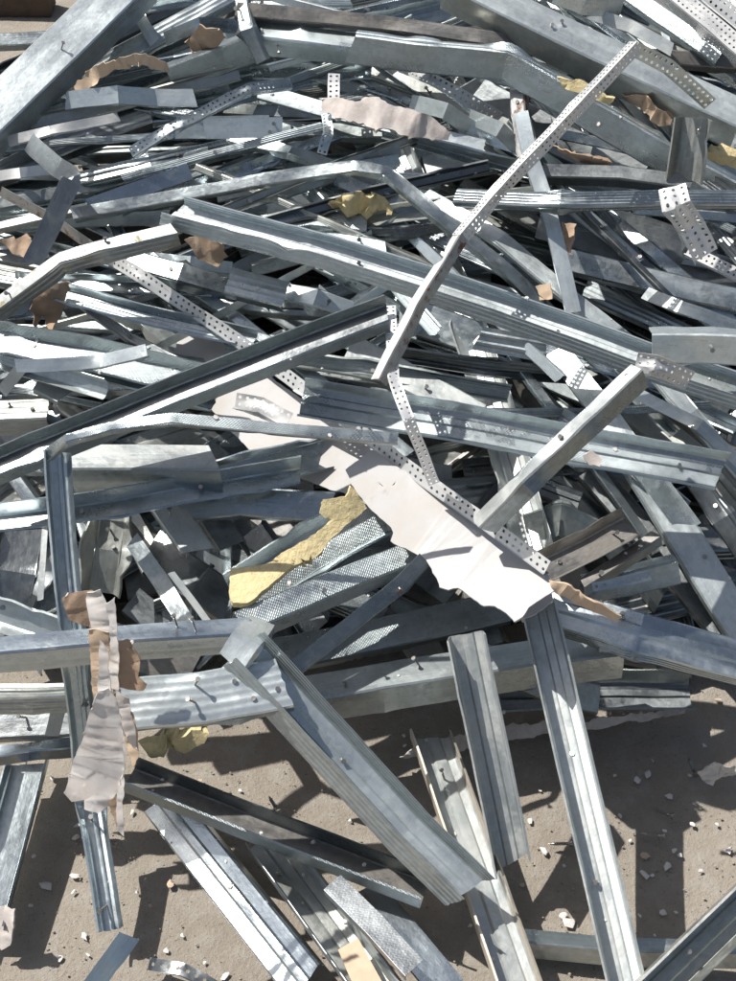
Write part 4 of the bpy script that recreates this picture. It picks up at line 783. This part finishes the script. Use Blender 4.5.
sheet('crumpled_paper', 'crumpled white paper lump on the ground near the right edge', 'paper', [(700, 770, 1.2), (714, 762, 1.6), (724, 768, 1.5), (733, 766, 1.3), (734, 774, .8), (716, 776, .8), (712, 783, .5), (702, 780, .6)], 'chip', 0.002, 0.012, 40, 4, rag=4)
# old timber lying behind the heap
M['timber'] = soft('weathered_dark_timber', (0.10, 0.07, 0.05), (0.06, 0.045, 0.035), 20, 0.9)
tv = []; tf = []
for i in range(25):
    x = -1.6 + .84 * i / 24; e = .004 * noise.noise(Vector((x * 14, 0, 7)))
    for (dy, dz) in ((-.035, 0), (-.037, .05), (-.028, .062), (.03, .06), (.036, .05), (.035, 0)): tv.append(Vector((x + (e * 3 if i == 24 else 0), 3.11 + dy + e - x * .03, dz + e * .7)))
for i in range(24):
    for q in range(6): tf.append((i * 6 + q, i * 6 + (q + 1) % 6, (i + 1) * 6 + (q + 1) % 6, (i + 1) * 6 + q))
tf += [tuple(range(5, -1, -1)), tuple(24 * 6 + q for q in range(6))]
to = mesh_obj('timber_plank', tv, tf, M['timber'], sharp=30); tag(to, 'dark weathered timber lying on the ground behind the heap at the top left corner', 'timber')
# loose screws
for (u, v, an, lab) in [(640, 833, 10, 'loose plaster coated screw lying right of the longest foreground stud'), (650, 808, 25, 'small dark screw above the plaster coated screw on the ground'), (688, 757, 80, 'dark metal plug standing beside the crumpled white paper lump'), (548, 844, 0, 'screw lying between the two foreground studs'), (122, 840, 175, 'bright screw caught beside the foot of the leaning post'), (268, 795, 60, 'bent bright screw on the ground by the dark knurled channel')]:
    q = at(u, v, .3); rt = empty('loose_screw', q); tag(rt, lab, 'screw')
    screw_mesh(Vector(q), Vector((math.cos(R(an)), -math.sin(R(an)), .05)), 0.03, rt, q, 0.0022)
for o in bpy.data.objects:
    if o.type == 'MESH' and o.name.startswith('screw') and o.parent is None: print('stray', o.name)

# crumbs that have settled on the metal: dropped straight down on whatever lies below
bpy.context.view_layer.update()
dg = bpy.context.evaluated_depsgraph_get(); k = 0; tries = 0
while k < 70 and tries < 600:
    tries += 1
    u = rg.uniform(10, 730); v = rg.uniform(60, 960); d0 = ray(u, v)
    ok, pt, nm, _, ob, _ = SC.ray_cast(dg, CAM, d0)
    if not ok or nm.z < .72 or ob.name.startswith(('ground', 'grit', 'plaster', 'debris', 'screw', 'paper')): continue
    vv = []; ff = []; n = 5; r = rg.uniform(.0012, .0038); an0 = rg.uniform(0, 6)
    for lv, zz in ((1, -.0004), (.75, r * .45)):
        for i in range(n): an = an0 + 2 * math.pi * i / n; q = r * rg.uniform(.6, 1.3) * lv; vv.append(Vector((math.cos(an) * q, math.sin(an) * q, zz)))
    for i in range(n): j = (i + 1) % n; ff.append((i, j, n + j, n + i))
    ff.append(tuple(n + i for i in range(n)))
    o = mesh_obj('plaster_crumb', vv, ff, M['chip'], sharp=25); o.location = pt; o.rotation_euler = nm.to_track_quat('Z', 'Y').to_euler()
    tag(o, 'tiny white plaster crumb resting on a metal surface in the heap', 'plaster chip', 'plaster crumbs on the metal'); k += 1
# labels of the buried lengths, slivers and crumbs that show, told apart by look and neighbours
LABELS = {
    'plaster_chip.001': 'small white plaster crumb on the ground above the foot of the leaning post',
    'plaster_chip.002': 'small white plaster crumb on the ground left of the foot of the leaning post',
    'plaster_chip.003': 'larger white plaster crumb on the ground below the stud at the left edge',
    'plaster_chip.004': 'white plaster crumb on the ground left of the foot of the leaning post',
    'plaster_chip.005': 'white plaster crumb on the ground below the foot of the leaning post',
    'plaster_chip.009': 'white plaster crumb on the ground right of the foot of the leaning post',
    'plaster_chip.010': 'small white plaster crumb on the ground left of the shiny wide stud',
    'plaster_chip.011': 'white plaster crumb on the ground below the shiny wide stud',
    'plaster_chip.013': 'small white plaster crumb on the ground right of the stud at the left edge',
    'plaster_chip.014': 'small white plaster crumb on the ground below the foot of the leaning post',
    'plaster_chip.016': 'small white plaster crumb on the ground below the skew footed stud',
    'plaster_chip.017': 'white plaster crumb on the ground left of the longest foreground stud',
    'plaster_chip.018': 'white plaster crumb on the ground right of the tan sided stud',
    'plaster_chip.019': 'larger white plaster crumb on the ground left of the beam at the bottom right',
    'plaster_chip.020': 'white plaster crumb on the ground left of the beam at the bottom right',
    'plaster_chip.021': 'small white plaster crumb on the ground left of the longest foreground stud',
    'plaster_chip.022': 'small white plaster crumb on the ground above the plaster coated loose screw',
    'plaster_chip.023': 'white plaster crumb on the ground above the plaster coated loose screw',
    'plaster_chip.024': 'small white plaster crumb on the ground left of the crumpled paper lump',
    'plaster_chip.025': 'small white plaster crumb on the ground right of the plaster coated loose screw',
    'plaster_chip.026': 'small white plaster crumb on the ground above the green grey corner channel',
    'plaster_chip.027': 'white plaster crumb on the ground below the plaster coated loose screw',
    'plaster_chip.028': 'white plaster crumb on the ground above the green grey corner channel',
    'plaster_chip.029': 'white plaster crumb on the ground right of the longest foreground stud',
    'plaster_chip.031': 'white plaster crumb on the ground left of the green grey corner channel',
    'plaster_chip.032': 'small white plaster crumb on the ground below the crumpled paper lump',
    'plaster_chip.043': 'small white plaster crumb on the ground above the large open stud',
    'plaster_chip.045': 'small white plaster crumb on the ground above the crumpled paper lump',
    'plaster_chip.048': 'small white plaster crumb on the ground right of the beam at the bottom right',
    'plaster_chip.049': 'small white plaster crumb on the ground right of the pale plank of board',
    'plaster_chip.051': 'small white plaster crumb on the ground below the stud at the left edge',
    'plaster_chip.057': 'small white plaster crumb on the ground right of the skew footed stud',
    'plaster_chip.062': 'small white plaster crumb on the ground left of the dark knurled open channel',
    'steel_profile.005': 'dark right rising channel just left of the narrow slanting strip',
    'steel_profile.011': 'grey level open channel just above the ribbed channel at the top edge',
    'steel_profile.014': 'dark right falling channel just below the upper end of the long dark open channel',
    'steel_profile.015': 'dull grey ribbed right rising channel just right of the bright crumpled strip',
    'steel_profile.026': 'dark knurled right rising open channel just below the yellow foam by the cranked angle',
    'steel_profile.029': 'dark knurled right rising channel just right of the ribbed square cut end',
    'steel_profile.030': 'grey right rising open channel just right of the brown stained top channel',
    'steel_profile.031': 'dark right falling open channel just below the left half of the big open channel',
    'steel_profile.032': 'dark right falling open channel just above the upper board facing',
    'steel_profile.039': 'grey right falling open channel just left of the orange brown torn paper',
    'steel_profile.042': 'dark ribbed steeply falling angle just left of the smooth bluish channel',
    'steel_profile.043': 'dark right falling open channel just right of the bent open sheet channel',
    'steel_profile.044': 'dark ribbed right falling open channel just above the long thin perforated strap',
    'steel_profile.052': 'brown grey level angle just below the ribbed square cut end',
    'steel_profile.054': 'grey right rising open channel just right of the bright lipped channel',
    'steel_profile.057': 'greenish ribbed right falling angle just left of the hanging jagged brown paper',
    'steel_profile.059': 'dark right rising open channel just above the brown stained top channel',
    'steel_profile.061': 'grey right falling open channel just right of the orange brown torn paper',
    'steel_profile.069': 'greenish right falling open channel just left of the right half of the big open channel',
    'steel_profile.072': 'dark knurled ribbed right rising open channel just left of the bent pale strip',
    'steel_profile.074': 'dark knurled right falling open channel just right of the thick pale edged beam',
    'steel_profile.077': 'dull grey ribbed right rising open channel just above the square cut block',
    'steel_profile.081': 'dark right falling channel just left of the smooth bluish channel',
    'steel_profile.084': 'brown grey right rising channel just below the hanging perforated strap',
    'steel_profile.085': 'dull grey right falling angle just below the pale box end',
    'steel_profile.087': 'dark steeply falling channel just right of the ribbed box end',
    'steel_profile.090': 'dull grey level channel just above the dark folded strap',
    'steel_profile.091': 'dark right falling angle just below the bent pale strip',
    'steel_profile.094': 'dark ribbed right rising channel just right of the white board tip',
    'steel_profile.096': 'brown grey right falling open channel just above the broad bright channel',
    'steel_profile.104': 'grey right rising channel just left of the ribbed crossing channel',
    'steel_profile.107': 'dark right rising open channel just above the tan curled paper',
    'steel_profile.108': 'dull grey right falling open channel just left of the bright upright strip',
    'steel_profile.111': 'dark right rising angle just right of the round brown paper scrap',
    'steel_profile.113': 'dark right falling channel just above the crushed perforated bead',
    'steel_profile.115': 'dark ribbed right falling channel just below the orange brown torn paper',
    'steel_profile.117': 'greenish right falling open channel just below the pale box end',
    'steel_profile.120': 'brown grey level angle just above the long cranked angle',
    'steel_profile.126': 'dark knurled right falling open channel just below the right half of the big open channel',
    'steel_profile.128': 'brown grey steeply falling open channel just above the long thin perforated strap',
    'steel_profile.129': 'grey level open channel just above the knurled left trough',
    'steel_profile.139': 'dark knurled steeply falling channel just above the perforated corner beads',
    'steel_profile.146': 'dark knurled right falling angle just above the upper board facing',
    'steel_profile.147': 'dark level channel just above the rust crusted channel end',
    'steel_profile.148': 'dull grey level channel just left of the ribbed crossing channel',
    'steel_profile.150': 'grey right falling open channel just right of the perforated corner beads',
    'steel_profile.153': 'dark knurled right rising angle just below the hanging perforated strap',
    'steel_profile.158': 'grey right rising open channel just right of the greenish upright stud',
    'steel_profile.159': 'dark knurled right rising angle just below the ribbed square cut end',
    'steel_profile.160': 'grey right rising open channel just right of the tan curled paper',
    'steel_profile.161': 'brown grey ribbed right falling channel just above the lower bend of the widest knurled channel',
    'steel_profile.163': 'dark level angle just above the bent pale strip',
    'steel_profile.165': 'grey right rising channel just left of the round brown paper scrap',
    'steel_profile.171': 'dull grey right rising channel just right of the yellow foam by the cranked angle',
    'steel_profile.178': 'dark steeply falling channel just right of the long wide stud',
    'steel_profile.182': 'dark level angle just below the dark folded strap',
    'steel_profile.190': 'brown grey right falling open channel just right of the pale box end',
    'steel_profile.193': 'grey right rising open channel just right of the hanging jagged brown paper',
    'steel_profile.196': 'dark right falling open channel just right of the pale box end',
    'steel_profile.198': 'grey right rising open channel just left of the bright topped knurled channel',
    'steel_profile.199': 'dark ribbed level channel just left of the white board tip',
    'steel_profile.200': 'brown grey right falling channel just below the ribbed box end',
    'steel_profile.201': 'dark ribbed level open channel just left of the knurled blue trough',
    'steel_profile.202': 'dark right rising channel just above the knurled channel beside the foam',
    'steel_profile.203': 'dark steeply falling angle just above the double faced beam',
    'steel_profile.204': 'dark steeply falling channel just left of the cranked knurled bar',
    'steel_profile.205': 'dark right rising open channel just below the dark upright channel',
    'steel_profile.207': 'dark ribbed level open channel just below the knurled channel beside the foam',
    'steel_profile.208': 'dark ribbed upright channel just below the yellow foam strip',
    'steel_profile.209': 'dark ribbed upright angle just below the crushed perforated bead',
    'steel_profile.210': 'brown grey steeply falling channel just left of the yellow foam strip',
    'steel_profile.211': 'dark upright angle just left of the bright lipped channel',
    'steel_profile.212': 'greenish steeply falling channel just below the brown open channel',
    'steel_profile.216': 'dark steeply falling channel just right of the broad bright channel',
    'steel_profile.218': 'greenish right falling open channel just below the long thin perforated strap',
    'steel_profile.219': 'dark steeply falling channel just above the brown open channel',
    'steel_profile.220': 'dark upright open channel just right of the broad bluish beam',
    'steel_profile.222': 'dark steeply rising angle just below the jagged board flap',
    'steel_profile.232': 'dark ribbed right falling channel just below the broad bluish beam',
    'steel_profile.233': 'dark steeply falling angle just above the brown open channel',
    'steel_profile.234': 'dark right rising channel just above the yellow foam strip',
    'steel_profile.237': 'dark knurled right rising channel just left of the cranked knurled bar',
    'steel_profile.238': 'dark right falling angle just right of the ribbed box end',
    'steel_profile.239': 'dark steeply falling angle just right of the broad bright channel',
    'steel_profile.242': 'greenish right rising open channel just below the long thin perforated strap',
    'steel_profile.243': 'brown grey right falling angle just below the double faced beam',
    'steel_profile.244': 'brown grey upright angle just left of the leaning ribbed post',
    'steel_profile.245': 'brown grey ribbed right falling open channel just above the black knurled channel',
    'steel_profile.246': 'brown grey ribbed right falling channel just right of the broad bright channel',
    'steel_profile.247': 'dark ribbed right rising angle just right of the punched knurled channel',
    'steel_profile.250': 'brown grey ribbed upright open channel just below the jagged board flap',
    'steel_profile.251': 'dark steeply falling open channel just below the yellow foam strip',
    'steel_profile.252': 'brown grey steeply falling channel just left of the leaning ribbed post',
    'steel_profile.253': 'dark right falling channel just below the long thin perforated strap',
    'steel_profile.254': 'dark knurled right falling channel just above the black knurled channel',
    'steel_profile.256': 'dark knurled ribbed right rising channel just left of the shaded hollow by the slanting bar',
    'steel_profile.258': 'greenish steeply falling angle just right of the bright lipped channel',
    'steel_profile.259': 'brown grey steeply falling channel just below the brown open channel',
    'steel_profile.262': 'greenish ribbed level channel just above the yellow foam strip',
    'steel_profile.263': 'dark knurled upright open channel just below the sunlit plate end',
    'steel_profile.264': 'dark knurled right falling channel just left of the knurled channel beside the foam',
    'steel_profile.265': 'dark knurled right rising open channel just below the crushed perforated bead',
    'steel_profile.266': 'greenish right rising channel just below the long dark open channel',
    'steel_profile.267': 'brown grey steeply falling angle just right of the bright lipped channel',
    'steel_profile.268': 'dark level angle just left of the yellow foam strip',
    'steel_profile.269': 'brown grey right falling channel just above the yellow foam strip',
    'steel_profile.270': 'dark level channel just right of the broad bright channel',
    'steel_profile.271': 'dark right rising open channel just below the narrow slanting strip',
    'steel_profile.273': 'brown grey steeply falling channel just right of the black knurled channel',
    'steel_profile.274': 'greenish steeply rising open channel just below the ribbed box end',
    'steel_profile.276': 'brown grey steeply rising channel just left of the knurled blue trough',
    'steel_profile.277': 'dark ribbed level channel just above the knurled channel beside the foam',
    'steel_profile.278': 'brown grey right falling channel just below the crushed perforated bead',
    'steel_profile.279': 'dark knurled ribbed right rising channel just above the broad bright channel',
    'steel_profile.281': 'dark knurled upright channel just above the skew footed stud',
    'steel_profile.282': 'dark ribbed level channel just below the knurled blue trough',
    'steel_profile.284': 'brown grey ribbed level channel just above the leaning ribbed post',
    'steel_sliver': 'greenish right rising thin open channel just below the hanging perforated strap',
    'steel_sliver.001': 'dark steeply falling thin channel just below the narrow ribbed rail',
    'steel_sliver.002': 'glossy right rising thin open channel just right of the tan curled paper',
    'steel_sliver.003': 'bright ribbed right falling thin channel just left of the long bright bar',
    'steel_sliver.004': 'greenish ribbed steeply falling thin angle just right of the widest knurled channel',
    'steel_sliver.005': 'bright ribbed right falling thin channel just below the bright topped knurled channel',
    'steel_sliver.006': 'greenish right falling thin channel just above the hanging jagged brown paper',
    'steel_sliver.007': 'bright level thin open channel just right of the widest knurled channel',
    'steel_sliver.008': 'bright right rising thin channel just right of the round brown paper scrap',
    'steel_sliver.009': 'bright ribbed right falling thin channel just left of the long thin perforated strap',
    'steel_sliver.010': 'grey ribbed right falling thin open channel just above the torn plaster strip',
    'steel_sliver.011': 'glossy ribbed right falling thin open channel just above the twisted bright strip',
    'steel_sliver.012': 'grey right falling thin angle just above the long wide stud',
    'steel_sliver.013': 'grey right falling thin channel just above the long perforated bead',
    'steel_sliver.014': 'glossy level thin angle just right of the bright upright strip',
    'steel_sliver.016': 'bright steeply falling thin channel just below the narrow ribbed rail',
    'steel_sliver.017': 'greenish ribbed right falling thin open channel just below the perforated corner beads',
    'steel_sliver.018': 'greenish right falling thin channel just right of the mangled perforated bead',
    'steel_sliver.019': 'grey right falling thin channel just above the torn plaster strip',
    'steel_sliver.021': 'bright right rising thin channel just right of the rivet dimpled panel',
    'steel_sliver.022': 'dark ribbed level thin channel just right of the yellow foam by the cranked angle',
    'steel_sliver.023': 'bright right rising thin channel just above the ribbed square cut end',
    'steel_sliver.024': 'knurled ribbed level thin angle just above the slanting knurled bar',
    'steel_sliver.027': 'dull grey right rising thin angle just below the hanging perforated strap',
    'steel_sliver.028': 'glossy right rising thin channel just left of the bright topped knurled channel',
    'steel_sliver.030': 'dull grey right rising thin channel just above the dark folded strap',
    'steel_sliver.033': 'dull grey right falling thin channel just right of the smooth bluish channel',
    'steel_sliver.034': 'glossy ribbed steeply falling thin angle just above the thick pale edged beam',
    'steel_sliver.035': 'bright right falling thin angle just below the perforated corner beads',
    'steel_sliver.036': 'greenish right falling thin angle just right of the shaded hollow by the slanting bar',
    'steel_sliver.037': 'dark ribbed steeply falling thin channel just below the narrow ribbed rail',
    'steel_sliver.038': 'grey level thin channel just above the mangled perforated bead',
    'steel_sliver.039': 'bright steeply falling thin channel just below the long bright bar',
    'steel_sliver.040': 'greenish right rising thin open channel just right of the bright crumpled strip',
    'steel_sliver.041': 'grey ribbed steeply rising thin open channel just left of the rust spotted bead end',
    'steel_sliver.042': 'dull grey steeply falling thin open channel just right of the dirt crusted cranked channel',
    'steel_sliver.043': 'greenish ribbed right falling thin channel just above the left half of the big open channel',
    'steel_sliver.044': 'knurled steeply falling thin angle just below the slanting knurled bar',
    'steel_sliver.045': 'grey level thin channel just left of the long bright bar',
    'steel_sliver.046': 'dull grey steeply falling thin open channel just below the crushed perforated bead',
    'steel_sliver.048': 'grey ribbed right rising thin channel just above the torn plaster strip',
    'steel_sliver.049': 'glossy ribbed right rising thin angle just left of the rust spotted bead end',
    'steel_sliver.050': 'dark steeply falling thin angle just left of the perforated corner beads',
    'steel_sliver.051': 'dull grey right falling thin channel just below the white board tip',
    'steel_sliver.052': 'greenish right rising thin channel just right of the hanging jagged brown paper',
    'steel_sliver.053': 'glossy ribbed right rising thin channel just above the long cranked angle',
    'steel_sliver.055': 'grey steeply falling thin channel just below the ribbed square cut end',
    'steel_sliver.056': 'grey ribbed right rising thin channel just left of the round brown paper scrap',
    'steel_sliver.058': 'dull grey ribbed right rising thin channel just right of the bright topped knurled channel',
    'steel_sliver.061': 'grey level thin open channel just below the hanging perforated strap',
    'steel_sliver.062': 'bright ribbed right falling thin open channel just below the bent pale strip',
    'steel_sliver.063': 'grey level thin channel just below the bent pale strip',
    'steel_sliver.064': 'grey right falling thin channel just below the lower bend of the widest knurled channel',
    'steel_sliver.065': 'knurled ribbed right rising thin open channel just above the rust spotted bead end',
    'steel_sliver.066': 'knurled right rising thin angle just below the hanging perforated strap',
    'steel_sliver.067': 'dull grey ribbed steeply falling thin channel just right of the tall perforated post',
    'steel_sliver.069': 'glossy ribbed right rising thin open channel just right of the long cranked angle',
    'steel_sliver.070': 'grey level thin channel just left of the dark folded strap',
    'steel_sliver.071': 'grey right rising thin angle just above the bent pale strip',
    'steel_sliver.072': 'glossy level thin channel just left of the ribbed crossing channel',
    'steel_sliver.073': 'dark ribbed level thin open channel just above the long wide stud',
    'steel_sliver.074': 'grey right falling thin angle just right of the mangled perforated bead',
    'steel_sliver.076': 'glossy ribbed steeply falling thin channel just left of the rust spotted bead end',
    'steel_sliver.077': 'greenish ribbed right rising thin angle just below the bright topped knurled channel',
    'steel_sliver.078': 'bright ribbed right falling thin open channel just left of the rust spotted bead end',
    'steel_sliver.079': 'grey ribbed right rising thin open channel just above the rivet dimpled panel',
    'steel_sliver.080': 'dark right rising thin channel just below the upright end plate',
    'steel_sliver.081': 'grey right rising thin angle just below the ribbed square cut end',
    'steel_sliver.082': 'knurled right rising thin open channel just above the slanting knurled bar',
    'steel_sliver.084': 'grey right falling thin open channel just below the twisted bright strip',
    'steel_sliver.085': 'dull grey right falling thin angle just right of the crushed perforated bead',
    'steel_sliver.086': 'grey ribbed level thin channel just below the bright crumpled strip',
    'steel_sliver.087': 'knurled right rising thin channel just above the brown stained top channel',
    'steel_sliver.088': 'grey right falling thin angle just left of the bright upright strip',
    'steel_sliver.089': 'grey ribbed right rising thin channel just below the rivet dimpled panel',
    'steel_sliver.090': 'bright right falling thin channel just above the brown stained top channel',
    'steel_sliver.091': 'grey ribbed right falling thin open channel just left of the white board tip',
    'steel_sliver.092': 'glossy right falling thin channel just left of the thick pale edged beam',
    'steel_sliver.094': 'glossy steeply rising thin channel just left of the rust spotted bead end',
    'steel_sliver.095': 'dark right rising thin open channel just right of the yellow foam by the cranked angle',
    'steel_sliver.096': 'greenish ribbed steeply falling thin channel just below the orange brown torn paper',
    'steel_sliver.097': 'glossy steeply falling thin channel just above the smooth bluish channel',
    'steel_sliver.098': 'knurled ribbed level thin channel just left of the brown stained top channel',
    'steel_sliver.099': 'dark level thin open channel just below the dark perforated bead',
    'steel_sliver.100': 'greenish right falling thin angle just left of the bright upright strip',
    'steel_sliver.101': 'grey right rising thin angle just below the rivet dimpled panel',
    'steel_sliver.102': 'grey right falling thin open channel just above the long dark open channel',
    'steel_sliver.105': 'dull grey right falling thin open channel just below the dark folded strap',
    'steel_sliver.107': 'dark right falling thin channel just left of the crushed perforated bead',
    'steel_sliver.108': 'bright ribbed steeply falling thin open channel just above the rust spotted bead end',
    'steel_sliver.110': 'dark ribbed right falling thin open channel just below the upright ribbed box',
    'steel_sliver.111': 'dull grey ribbed right falling thin angle just above the mangled perforated bead',
    'steel_sliver.112': 'bright right falling thin channel just right of the upright ribbed box',
    'steel_sliver.114': 'grey ribbed right falling thin angle just right of the ribbed box end',
    'steel_sliver.115': 'grey right rising thin channel just below the widest knurled channel',
    'steel_sliver.116': 'greenish level thin channel just right of the long dark open channel',
    'steel_sliver.117': 'knurled ribbed right rising thin open channel just above the dark perforated bead',
    'steel_sliver.118': 'dull grey ribbed steeply falling thin open channel just above the slanting knurled bar',
    'steel_sliver.120': 'grey upright thin angle just left of the perforated corner beads',
    'steel_sliver.121': 'glossy right falling thin open channel just below the crushed perforated bead',
    'steel_sliver.122': 'grey level thin open channel just below the dirt crusted cranked channel',
    'steel_sliver.123': 'grey right falling thin angle just below the mangled perforated bead',
    'steel_sliver.124': 'dull grey steeply falling thin open channel just left of the orange brown torn paper',
    'steel_sliver.125': 'dull grey ribbed right falling thin open channel just above the long thin perforated strap',
    'steel_sliver.130': 'dull grey steeply falling thin channel just right of the thick pale edged beam',
    'steel_sliver.132': 'greenish right rising thin channel just left of the dark folded strap',
    'steel_sliver.133': 'dark right falling thin open channel just left of the smooth bluish channel',
    'steel_sliver.134': 'bright level thin angle just below the ribbed box end',
    'steel_sliver.135': 'glossy ribbed right falling thin angle just above the rust spotted bead end',
    'steel_sliver.137': 'dark ribbed steeply falling thin channel just right of the mangled perforated bead',
    'steel_sliver.138': 'grey right falling thin angle just above the upper end of the long dark open channel',
    'steel_sliver.139': 'knurled right falling thin channel just above the dark folded strap',
    'steel_sliver.142': 'greenish level thin open channel just right of the yellow foam by the cranked angle',
    'steel_sliver.143': 'glossy level thin open channel just below the ribbed channel at the top edge',
    'steel_sliver.145': 'dull grey level thin channel just below the ribbed square cut end',
    'steel_sliver.146': 'knurled ribbed right falling thin channel just left of the dark perforated bead',
    'steel_sliver.148': 'grey steeply falling thin channel just above the leaning ribbed post',
    'steel_sliver.149': 'grey steeply falling thin channel just right of the thick pale edged beam',
    'steel_sliver.150': 'glossy ribbed steeply falling thin open channel just right of the slanting knurled bar',
    'steel_sliver.151': 'knurled ribbed right falling thin channel just above the long wide stud',
    'steel_sliver.152': 'grey steeply falling thin channel just below the narrow ribbed rail',
    'steel_sliver.153': 'grey ribbed steeply falling thin channel just left of the long perforated bead',
    'steel_sliver.154': 'knurled level thin channel just above the bent pale strip',
    'steel_sliver.155': 'bright level thin angle just above the dirt crusted cranked channel',
    'steel_sliver.156': 'grey level thin open channel just below the bright topped knurled channel',
    'steel_sliver.157': 'dark ribbed right falling thin channel just right of the bent pale strip',
    'steel_sliver.158': 'grey ribbed steeply falling thin channel just left of the rust spotted bead end',
    'steel_sliver.159': 'knurled level thin open channel just right of the yellow foam by the cranked angle',
    'steel_sliver.161': 'grey ribbed right rising thin angle just below the tan curled paper',
    'steel_sliver.162': 'glossy ribbed right falling thin open channel just above the slanting knurled bar',
    'steel_sliver.163': 'dull grey ribbed steeply falling thin angle just right of the perforated corner beads',
    'steel_sliver.164': 'dull grey right falling thin channel just below the twisted bright strip',
}
for k_, v_ in LABELS.items():
    if k_ in bpy.data.objects: bpy.data.objects[k_]['label'] = v_
for o_ in bpy.data.objects:
    if 'look' in o_: del o_['look']
